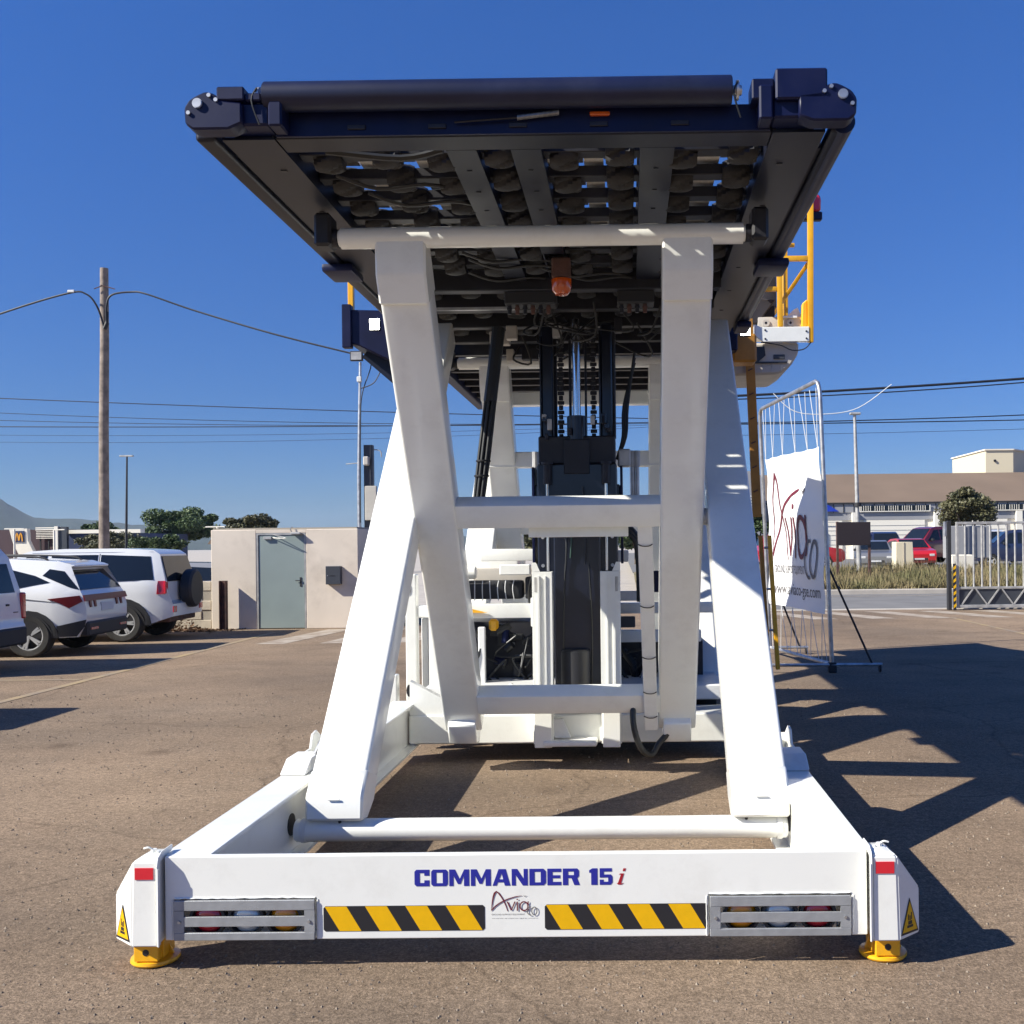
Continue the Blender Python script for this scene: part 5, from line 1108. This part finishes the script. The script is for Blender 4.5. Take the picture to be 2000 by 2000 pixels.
# --- further cars beyond the road
def hatch(label, paint, loc, rot, kind=0, sc=1, plate=True):
    if kind == 0: o = [(-1.95, .32), (-2.05, .50), (-2.05, .85), (-2.0, .95), (-1.70, 1.38), (-1.4, 1.46), (-.2, 1.49), (.35, 1.44), (1.05, 1.0), (1.85, .88), (2.05, .70), (2.05, .40), (1.9, .28)]; belt, tp = .95, .45; sw = [[(-1.66, 1.02), (-1.45, 1.33), (-.25, 1.40), (-.25, .98)], [(-.17, .98), (-.17, 1.40), (.25, 1.36), (.80, .98)]]; rw = (-1.98, .99, -1.72, 1.35); fw = (1.02, 1.02, .38, 1.41)
    elif kind == 1: o = [(-2.2, .36), (-2.3, .55), (-2.28, 1.0), (-2.15, 1.2), (-2.0, 1.70), (-1.8, 1.78), (.2, 1.80), (.55, 1.72), (1.15, 1.15), (2.1, 1.02), (2.28, .85), (2.28, .45), (2.1, .34)]; belt, tp = 1.08, .32; sw = [[(-1.95, 1.18), (-1.84, 1.62), (-.9, 1.66), (-.9, 1.15)], [(-.82, 1.15), (-.82, 1.66), (.1, 1.66), (.1, 1.15)], [(.18, 1.15), (.18, 1.66), (.45, 1.62), (.9, 1.15)]]; rw = (-2.13, 1.23, -2.02, 1.64); fw = (1.12, 1.18, .58, 1.69)
    c = Car('parked_car', label, 'car', o, .86, belt, tp, paint, loc, rot, sc, 'cars parked beyond the road')
    c.body((-1.28, 1.28), .37)
    for p in sw: c.side(p, 'side_window', 'glass', .01)
    c.slab(*rw, .68, .60, 'rear_window', 'glass', .02); c.slab(*fw, .70, .62, 'windscreen', 'glass', .02, rear=False)
    fx = o[-3][0]
    for sd in (-1, 1):
        MB().box(fx - .12, fx + .01, *sorted((sd * .48, sd * .74)), .60, .72, .02).build('headlight', 'clearlens', c.root); MB().box(o[1][0] - .015, o[1][0] + .10, *sorted((sd * .60, sd * .78)), .72, .92, .01).build('tail_lamp', 'redlens', c.root)
        mb = MB(); mb.box(.62, .76, *sorted((sd * .86, sd * 1.0)), belt + .02, belt + .14, .02); mb.build('wing_mirror', 'clad', c.root)
    MB().box(fx - .02, fx + .012, -.40, .40, .40, .52, .01).build('grille', 'clad', c.root)
    if plate: MB().box(fx + .013, fx + .018, -.24, .24, .44, .52).build('number_plate', 'plate', c.root)
    c.wheels((-1.28, 1.28), .32, .2, 5, fine=False); return c.done()
Z2 = .44
hatch('bright red estate car seen from the side, left of the dark sign board', 'carred', (8.1, 46.6, Z2 + .02), R(4), 1, .86)
hatch('silver grey hatchback facing the road between the sign board and the concrete pillar', 'cargrey', (11.15, 45.2, Z2 - .05), R(-100), 0, .88)
hatch('dark blue off-roader with pale cab standing behind the silver hatchback', 'carblue', (13.1, 51.0, Z2 + .1), R(-95), 1, .88)
hatch('dark red van-like car with roof bars, left of the gate post', 'carred2', (15.3, 50.5, Z2 + .1), R(-155), 1, 1.0)
hatch('red hatchback facing the road right of the concrete pillar', 'carred', (12.85, 45.6, Z2 + .02), R(-92), 0, .88)
hatch('black car partly behind the banner, left of the bright red estate', 'carblue', (6.3, 52, Z2), R(10), 0, .95)
hatch('dark blue estate car behind the right end of the sliding gate', 'carblue', (17.2, 44.5, Z2), R(170), 1, .92)
hatch('white car seen through the gate bars behind the dark blue estate', 'carwhite', (18.1, 50.5, Z2 + .1), R(-80), 1, .9)
hatch('silver car roof showing between the boxy four-wheel drive and the hut', 'cargrey', (-11.0, 24.9, 0), R(182), 0, .9)

# ================================================================== RIGHT BACKGROUND
WH = thing('warehouse', 'long white warehouse with brown sloping roof and grey cladding band beyond the parked cars', 'warehouse', (25, 72, .4))
mb = MB(); mb.prism([(72, 4.40), (72, 4.30), (79, 6.75), (86, 4.3), (86, 4.4), (79, 6.86)], 'x', 9.6, 62); mb.build('roof', 'roof', WH)
mb = MB(); mb.box(9.8, 62, 72.05, 86, .3, 3.70); mb.build('wall', 'wallw', WH)
mb = MB(); mb.prism([(72.1, 3.71), (86, 3.71), (86, 4.28), (79, 6.70), (72.1, 4.28)], 'x', 9.75, 10.0); mb.build('gable', 'bandgrey', WH)
MB().box(9.7, 62, 71.9, 72.02, 3.695, 4.33).build('cladding_band', 'bandgrey', WH)
MB().box(9.7, 62, 71.8, 71.9, 4.30, 4.40).build('gutter', 'clad', WH)
sm = None
for k in range(58):
    x = 9.9 + k * .72
    if sm is None: sm = MB().box(x, x + .05, 71.86, 71.898, 3.70, 4.29).build('cladding_seam', 'clad', WH)
    else: dupe(sm, Vector((x + .025, 71.879, 3.995)) - WH.location, WH)
for (a, b) in ((16.85, 21.7), (26.3, 28.6), (33, 37), (42, 46)):
    w = MB().box(a, b, 71.83, 71.859, 3.78, 4.16).build('strip_window', 'glass', WH)
    fr = MB(); fr.box(a - .06, b + .06, 71.80, 71.828, 3.72, 3.78); fr.box(a - .06, a, 71.80, 71.828, 3.781, 4.18); fr.box(b, b + .06, 71.80, 71.828, 3.781, 4.18); fr.build('frame', 'shutter', w)
    n = int((b - a) / .16); g = MB()
    for k in range(n):
        if k % 6 < 5: g.box(a + .04 + k * .16, a + .08 + k * .16, 71.79, 71.799, 3.79, 4.15)
    g.build('window_bars', 'shutter', w)
for x in (10.5, 16.25, 22.0, 27.75, 33.5, 39.2):
    MB().box(x, x + .42, 71.7, 72.04, .3, 3.69).build('pillar', 'shutter', WH)
MB().box(10, 62, 71.96, 72.045, 3.15, 3.69).build('lintel', 'bandgrey', WH)
for (a, b) in ((11.4, 15.6), (17.1, 21.4), (22.9, 27.2), (28.6, 33)):
    d = MB().box(a, b, 71.95, 72.045, .35, 3.13, .01).build('roller_door', 'shutter', WH)
    g = MB()
    for k in range(8): g.box(a + .02, b - .02, 71.93, 71.949, .45 + k * .33, .47 + k * .33)
    g.build('door_rib', 'galv', d)
MB().prism([(11.6, 3.78), (15.35, 3.78), (14.6, 4.24), (11.6, 4.24)], 'y', 71.80, 71.855).build('blue_sign', 'signblue', WH)
MB().box(11.0, 16.2, 71.78, 71.798, 3.0, 3.04).build('sign_rail', 'galv', WH)
mb = MB(); mb.prism([(28.6, 80), (30.75, 80), (38, 88), (28.6, 88)], 'z', 5.6, 8.66); rb = mb.build('roof_block', 'cream', WH); MB().prism([(28.5, 79.9), (30.8, 79.9), (38.2, 88.1), (28.5, 88.1)], 'z', 8.661, 8.76).build('cap', 'wallw', rb); MB().cyl((29.3, 79.9, 7.85), (29.3, 79.99, 7.85), .10, 12).build('vent', 'hazk', rb)
GB = thing('grey_gable_building', 'grey building with a louvred gable just left of the brown warehouse roof', 'building', (9, 70, .3))
MB().prism([(7.0, .3), (9.9, .3), (9.9, 6.0), (8.9, 6.55), (7.0, 6.55)], 'y', 70, 71.6).build('wall', 'bandgrey', GB)
for k in range(9): MB().box(8.15, 9.1, 69.95, 69.998, 3.2 + k * .2, 3.27 + k * .2).build('louvre', 'shutter', GB)

def tree(label, x, y, h, rx, rz, trunk_h, leafm='leaf', n=2600, seed=1, ls=.16, group=None, ry=None, name='tree', stems=5):
    rnd = random.Random(seed); t = thing(name, label, 'tree', (x, y, 0), group); z0 = trunk_h
    mb = MB(); mb.tube([(x, y, -.1), (x + .03 * h * .2, y, trunk_h * .6), (x, y, trunk_h + .2 * h)], .035 * h, 9, .018 * h)
    cl = []; cz = h - rz
    for k in range(stems):
        a = rnd.uniform(0, 6.28); e = Vector((x + math.cos(a) * rx * .6, y + math.sin(a) * (ry or rx) * .6, cz + rnd.uniform(-.3, .5) * rz)); s0 = Vector((x, y, trunk_h * rnd.uniform(.7, 1.1)))
        mb.tube([s0, s0.lerp(e, .5) + Vector((0, 0, .1 * h)), e], .016 * h, 6, .006 * h)
    mb.build('trunk', 'bark', t)
    for k in range(26):
        d = Vector((rnd.gauss(0, 1), rnd.gauss(0, 1), rnd.gauss(0, 1))).normalized() * rnd.uniform(.35, .82)
        cl.append((Vector((x + d.x * rx, y + d.y * (ry or rx), cz + d.z * rz)), rnd.uniform(.16, .40)))
    mb = MB()
    n = int(n * 2.2); ls = ls * .62
    for k in range(n):
        c, r = rnd.choice(cl); d = Vector((rnd.gauss(0, 1), rnd.gauss(0, 1), rnd.gauss(0, 1))).normalized() * (rnd.random() ** .35)
        p = c + Vector((d.x * r * rx, d.y * r * rx, d.z * r * rz * 1.0))
        u = Vector((rnd.gauss(0, 1), rnd.gauss(0, 1), rnd.gauss(0, .6))).normalized(); w = u.cross(Vector((rnd.gauss(0, 1), rnd.gauss(0, 1), 1)).normalized()).normalized(); s = ls * rnd.uniform(.6, 1.3)
        mb.faces([tuple(p - u * s), tuple(p + w * s * .5), tuple(p + u * s), tuple(p - w * s * .5)], [(0, 1, 2, 3)])
    o = mb.build('crown', leafm, t, centre=False); return t
tree('bushy olive green tree with a leaning crown in front of the white warehouse', 15.2, 45, 4.0, 1.55, .95, 1.3, 'leafd', 5200, 3, .13)
tree('dark green tree seen between the loader arm and the banner', 6.9, 52, 3.3, .95, .8, 1.2, 'leaf', 2200, 5, .14)
tree('low green tree seen through the loader below its upper beam', -4.9, 62, 3.1, 2.2, 1.0, 1.2, 'leafd', 2600, 6, .2)
tree('tall spreading bright green tree rising behind the hut and cars', -36.6, 85, 5.6, 3.3, 2.0, 2.0, 'leaf2', 10000, 8, .20)
tree('dark green tree left of the tall bright tree, behind the boxy four-wheel drive', -29.3, 65, 2.75, 1.7, 1.0, 1.2, 'leaf', 4200, 9, .15)
tree('dusty olive bush tree just right of the wooden pole', -34.8, 70, 3.0, 2.4, 1.1, 1.2, 'leafd', 5200, 10, .15)
tree('dusty olive tree rising behind the hut roof', -21.9, 60, 3.75, 2.2, 1.2, 1.5, 'leafd', 5200, 11, .17)
tree('small dark tree behind the right end of the hut roof', -14.8, 66, 2.9, 1.6, .8, 1.2, 'leaf', 1800, 16, .18)
tree('round green tree above the far restaurant roof', -48.5, 95, 4.5, 2.4, 1.4, 1.7, 'leaf', 3200, 12, .24)
tree('small green tree seen through the loader right of its mast', .9, 62, 3.2, 2.0, 1.0, 1.2, 'leaf', 2200, 14, .2)

LP = thing('street_lamp', 'tall pale street lamp post rising right of the banner', 'street lamp', (8.75, 38, .3))
MB().tube([(8.85, 38, .3), (8.80, 38, 3), (8.74, 38, 6.35)], .10, 12, .055).build('pole', 'galv', LP); MB().box(8.55, 8.95, 37.9, 38.05, 6.35, 6.44, .02).build('lamp_head', 'galv', LP); MB().cyl((8.82, 38, 2.95), (8.82, 38, 3.1), .14, 12).build('collar', 'clad', LP)
LP = thing('street_lamp', 'distant thin street lamp left of the hut, its two-sided head against the sky', 'street lamp', (-28.9, 60, 0))
MB().tube([(-29.0, 60, 0), (-28.86, 60, 7.1)], .09, 8, .05).build('pole', 'clad', LP); MB().box(-29.3, -28.5, 59.95, 60.1, 7.1, 7.19, .02).build('lamp_head', 'galv', LP)
for (x, y, h, t) in ((-43.2, 73, 3.2, 'left of the slanted sign tower'), (-37.6, 68, 3.0, 'in front of the slatted part of the restaurant'), (-23.6, 60, 2.9, 'just left of the hut edge')):
    LP = thing('car_park_lamp', 'low white car park lamp post ' + t, 'lamp post', (x, y, 0))
    MB().cyl((x, y, 0), (x, y, h), .07, 8).build('pole', 'shutter', LP); MB().box(x - .7, x + .7, y - .05, y + .05, h, h + .07, .01).build('lamp_arm', 'shutter', LP)
SB = thing('sign_board', 'blank dark brown board on two legs standing in the grass verge', 'sign board', (8.2, 36, .4))
MB().box(7.60, 8.78, 35.98, 36.02, 1.52, 2.34, .01).build('panel', 'board', SB); MB().box(7.60, 7.68, 36.03, 36.12, .3, 2.36).build('leg', 'rust', SB); MB().box(8.72, 8.80, 36.03, 36.12, .3, 2.34).build('leg', 'rust', SB)
o = MB().prism([(10.68, .3), (11.42, .3), (11.36, 1.62), (10.70, 1.62)], 'y', 39.8, 40.4, bev=.02).build('concrete_pillar', 'cream'); tag(o, 'short pale concrete pillar in the verge between two parked cars', 'pillar')
MB().box(11.0, 11.03, 39.78, 39.798, .3, 1.6).build('joint', 'mortar', o)
o = MB().box(12.9, 14.5, 40.0, 41, .95, 2.22, .02).build('grey_container', 'bandgrey'); tag(o, 'grey metal container behind the left bars of the gate', 'container')
for k in range(4): MB().box(13.1 + k * .36, 13.13 + k * .36, 39.97, 39.998, 1.0, 2.2).build('rib', 'galv', o)
o = MB().box(12.25, 13.05, 37.9, 38.5, .3, 1.12, .03).build('white_sack', 'wallw'); tag(o, 'white bulk bag standing in the verge behind the gate post', 'bulk bag')
# verge grass
rnd = random.Random(4); mb = MB()
for k in range(26000):
    x = rnd.uniform(1.5, 22); y = 32.6 + rnd.random() ** 1.3 * 7; z = .12 + .38 * min(1, (y - 32.5) / 6); h = rnd.uniform(.12, .42) * (1 + .5 * math.sin(x * 1.7) * math.sin(y * 2.1)); a = rnd.uniform(0, 6.28); w = .018
    dx, dy = math.cos(a) * w, math.sin(a) * w; lx, ly = rnd.gauss(0, .09), rnd.gauss(0, .09)
    mb.faces([(x - dx, y - dy, z), (x + dx, y + dy, z), (x + lx, y + ly, z + h)], [(0, 1, 2)])
o = mb.build('verge_grass', 'grass', centre=False); stuff(o); tag(o, 'tall dry yellowish grass growing on the verge beyond the road', 'grass')
# sliding gate
GT = thing('sliding_gate', 'grey metal sliding gate of upright bars over a lattice base, at the right picture edge', 'gate', (10.5, 24.3, 0))
gx0, gx1 = 7.95, 14.2
MB().box(gx0, gx1, 24.25, 24.31, 2.03, 2.09, .006).build('top_rail', 'galv', GT); MB().box(gx0, gx1, 24.25, 24.31, .50, .55, .006).build('middle_rail', 'galv', GT); MB().box(gx0, gx1, 24.24, 24.32, .05, .12, .006).build('bottom_rail', 'galv', GT)
MB().box(gx0 - .002, gx0 + .058, 24.245, 24.315, .121, 2.029, .006).build('end_upright', 'galv', GT)
MB().box(gx0 + .06, gx1, 24.285, 24.295, .125, .495).build('back_sheet', 'mailbox', GT)
br = None
for k in range(31):
    x = gx0 + .22 + k * .197
    if br is None: br = MB().cyl((x, 24.28, .551), (x, 24.28, 2.029), .022, 10).build('bar', 'galv', GT)
    else: dupe(br, Vector((x, 24.28, 1.29)) - GT.location, GT)
for k in range(10):
    x = gx0 + .12 + k * .62
    MB().bar((x, 24.262, .13), (x + .26, 24.262, .49), .03, .03, (0, 1, 0)).build('lattice_strut', 'galv', GT); MB().bar((x + .34, 24.262, .49), (x + .60, 24.262, .13), .03, .03, (0, 1, 0)).build('lattice_strut', 'galv', GT)
GP = thing('gate_post', 'dark upright post with a black and yellow striped guard at the gate end', 'post', (7.83, 24.35, 0))
MB().box(7.76, 7.85, 24.3, 24.42, 0, 2.12, .006).build('post', 'clad', GP); g = MB().box(7.86, 7.92, 24.2, 24.24, 0, 1.1).build('striped_guard', 'hazk', GP)
for k in range(7): MB().prism([(7.86, .05 + k * .15), (7.92, .10 + k * .15), (7.92, .17 + k * .15), (7.86, .12 + k * .15)], 'y', 24.194, 24.199).build('yellow_stripe', 'hazy', g)
MB().box(7.68, 7.75, 24.3, 24.38, 1.75, 2.1, .01).build('sensor', 'steel', GP)

# ================================================================== LEFT BACKGROUND
MC = thing('restaurant', 'low dark maroon restaurant with a slanted white sign tower and slatted white roof edge', 'restaurant', (-42, 76, 0))
MB().box(-56, -41.0, 76, 86, 0, 3.22).build('wall', 'maroonwall', MC)
MB().box(-40.95, -35.5, 75.6, 84, 0, 2.88).build('side_wall', 'bluewall', MC)
for k in range(2): MB().box(-43.3, -41.3, 75.8, 75.99, 3.16 + k * .14, 3.24 + k * .14).build('roof_edge', 'shutter', MC)
for k in range(5): MB().box(-43.2, -41.35, 75.7, 75.78, 2.55 + k * .12, 2.60 + k * .12).build('slat', 'shutter', MC)
for k in range(3): MB().box(-43.0 + k * .62, -42.92 + k * .62, 75.8, 75.9, .0, 3.1).build('column', 'clad', MC)
MB().box(-40.9, -35.3, 75.3, 76, 2.89, 3.16).build('white_fascia', 'shutter', MC)
MB().box(-41.25, -41.0, 74.6, 75, 0, 3.42).build('pier', 'shutter', MC); MB().box(-40.98, -40.4, 74.7, 75, 0, 3.38).build('pier', 'mailbox', MC)
mb = MB(); mb.prism([(-44.3, 3.27), (-43.0, 3.27), (-42.95, 2.4), (-42.45, 1.34), (-43.6, 1.34), (-44.05, 2.3)], 'y', 74.2, 74.6); tw = mb.build('sign_tower', 'wallw', MC)
MB().box(-43.98, -43.18, 74.14, 74.19, 2.28, 3.10).build('sign_panel', 'bluewall', tw)
mb = MB()
def tfm(u, v, o): return (-43.80 + u * .50, 74.135 + o, 2.34 + v * .62)
ribbon(mb, [(0, 0), (.04, .4), (.12, .75), (.24, .97), (.36, .75), (.44, .4), (.48, .1)], [.16, .17, .17, .15, .17, .17, .14], tfm, 0, .02); ribbon(mb, [(.54, .1), (.58, .4), (.66, .75), (.78, .97), (.90, .75), (.97, .4), (1.0, 0)], [.14, .17, .17, .15, .17, .17, .16], tfm, -.004, .02)
mb.build('golden_letter_emblem', 'gold', tw)
def tfmc(u, v, o): return (-39.35 + u, 75.58, 2.18 + v)
text_mesh('Mc', .60, .40, tfmc, 'sign_lettering', 'wallw', MC)
mb = MB(); ribbon(mb, [(-39.2, 2.72), (-38.9, 2.62), (-38.5, 2.60)], [.05, .06, .04], lambda u, v, o: (u, 75.57 + o, v), 0, .01); mb.build('sign_swoosh', 'wallw', MC)
o = MB().box(-56, -34, 70, 70.3, 0, 1.15).build('low_wall', 'concrete'); tag(o, 'low grey wall in front of the distant restaurant', 'wall')
o = thing('far_house', 'small brown roofed house under the trees left of the hut', 'house', (-24.6, 66, 0))
MB().box(-26.3, -23.6, 66, 69, 0, 1.9).build('wall', 'cream', o); MB().prism([(-26.5, 1.95), (-23.4, 1.95), (-23.6, 2.25), (-26.3, 2.25)], 'y', 65.7, 69.2).build('roof', 'roof', o)
o = MB().box(-30, -17, 58, 58.2, 0, .9).build('far_low_wall', 'block'); tag(o, 'long low sunlit wall beyond the car park, left of the hut', 'wall')
def hills():
    prof = [(-1500, 60), (-1320, 118), (-1245, 116), (-1212, 104), (-1179, 85), (-1147, 68), (-1110, 65), (-1073, 63), (-1010, 58), (-956, 51), (-900, 50), (-820, 42), (-700, 38), (-500, 30), (-300, 20), (-100, 12), (100, 8), (400, 10), (800, 22), (1300, 30), (1800, 40)]
    mb = MB(); rnd = random.Random(2); N = 260; xs = [-1500 + 3300 * i / N for i in range(N + 1)]
    def hz(x):
        for (a, b), (c, d) in zip(prof, prof[1:]):
            if a <= x <= c: t = (x - a) / (c - a); return b + (d - b) * t
        return 20
    rows_ = []
    for j, (dy, f) in enumerate(((-500, 0), (-350, .35), (-180, .75), (0, 1), (300, .75), (900, 0))):
        rows_.append([mb.bm.verts.new((x * (2000 + dy) / 2000, 2000 + dy, max(-1, hz(x) * f + (rnd.uniform(-1.6, 1.6) if f else -1)))) for x in xs])
    for A, B in zip(rows_, rows_[1:]):
        for i in range(N): mb.bm.faces.new((A[i], A[i + 1], B[i + 1], B[i]))
    struct(mb.build('hills', 'hill', ang=60, centre=False))
hills()

# final alignment of the loader on its axis
LD.location.x -= .020
LD.rotation_euler = (0, 0, -.0080)

# ------------------------------------------------------------------ haze
hm = bpy.data.materials.new('thin_haze'); hm.use_nodes = True; hn = hm.node_tree; hn.nodes.clear()
ho = hn.nodes.new('ShaderNodeOutputMaterial'); hv = hn.nodes.new('ShaderNodeVolumePrincipled'); hv.inputs['Color'].default_value = (.62, .78, 1, 1); hv.inputs['Density'].default_value = .00011; hv.inputs['Anisotropy'].default_value = 0
hn.links.new(hv.outputs[0], ho.inputs['Volume']); M['haze'] = hm
hz_ = MB().box(-3050, 3050, -80, 4050, -3, 125).build('haze', 'haze', centre=False); stuff(hz_)
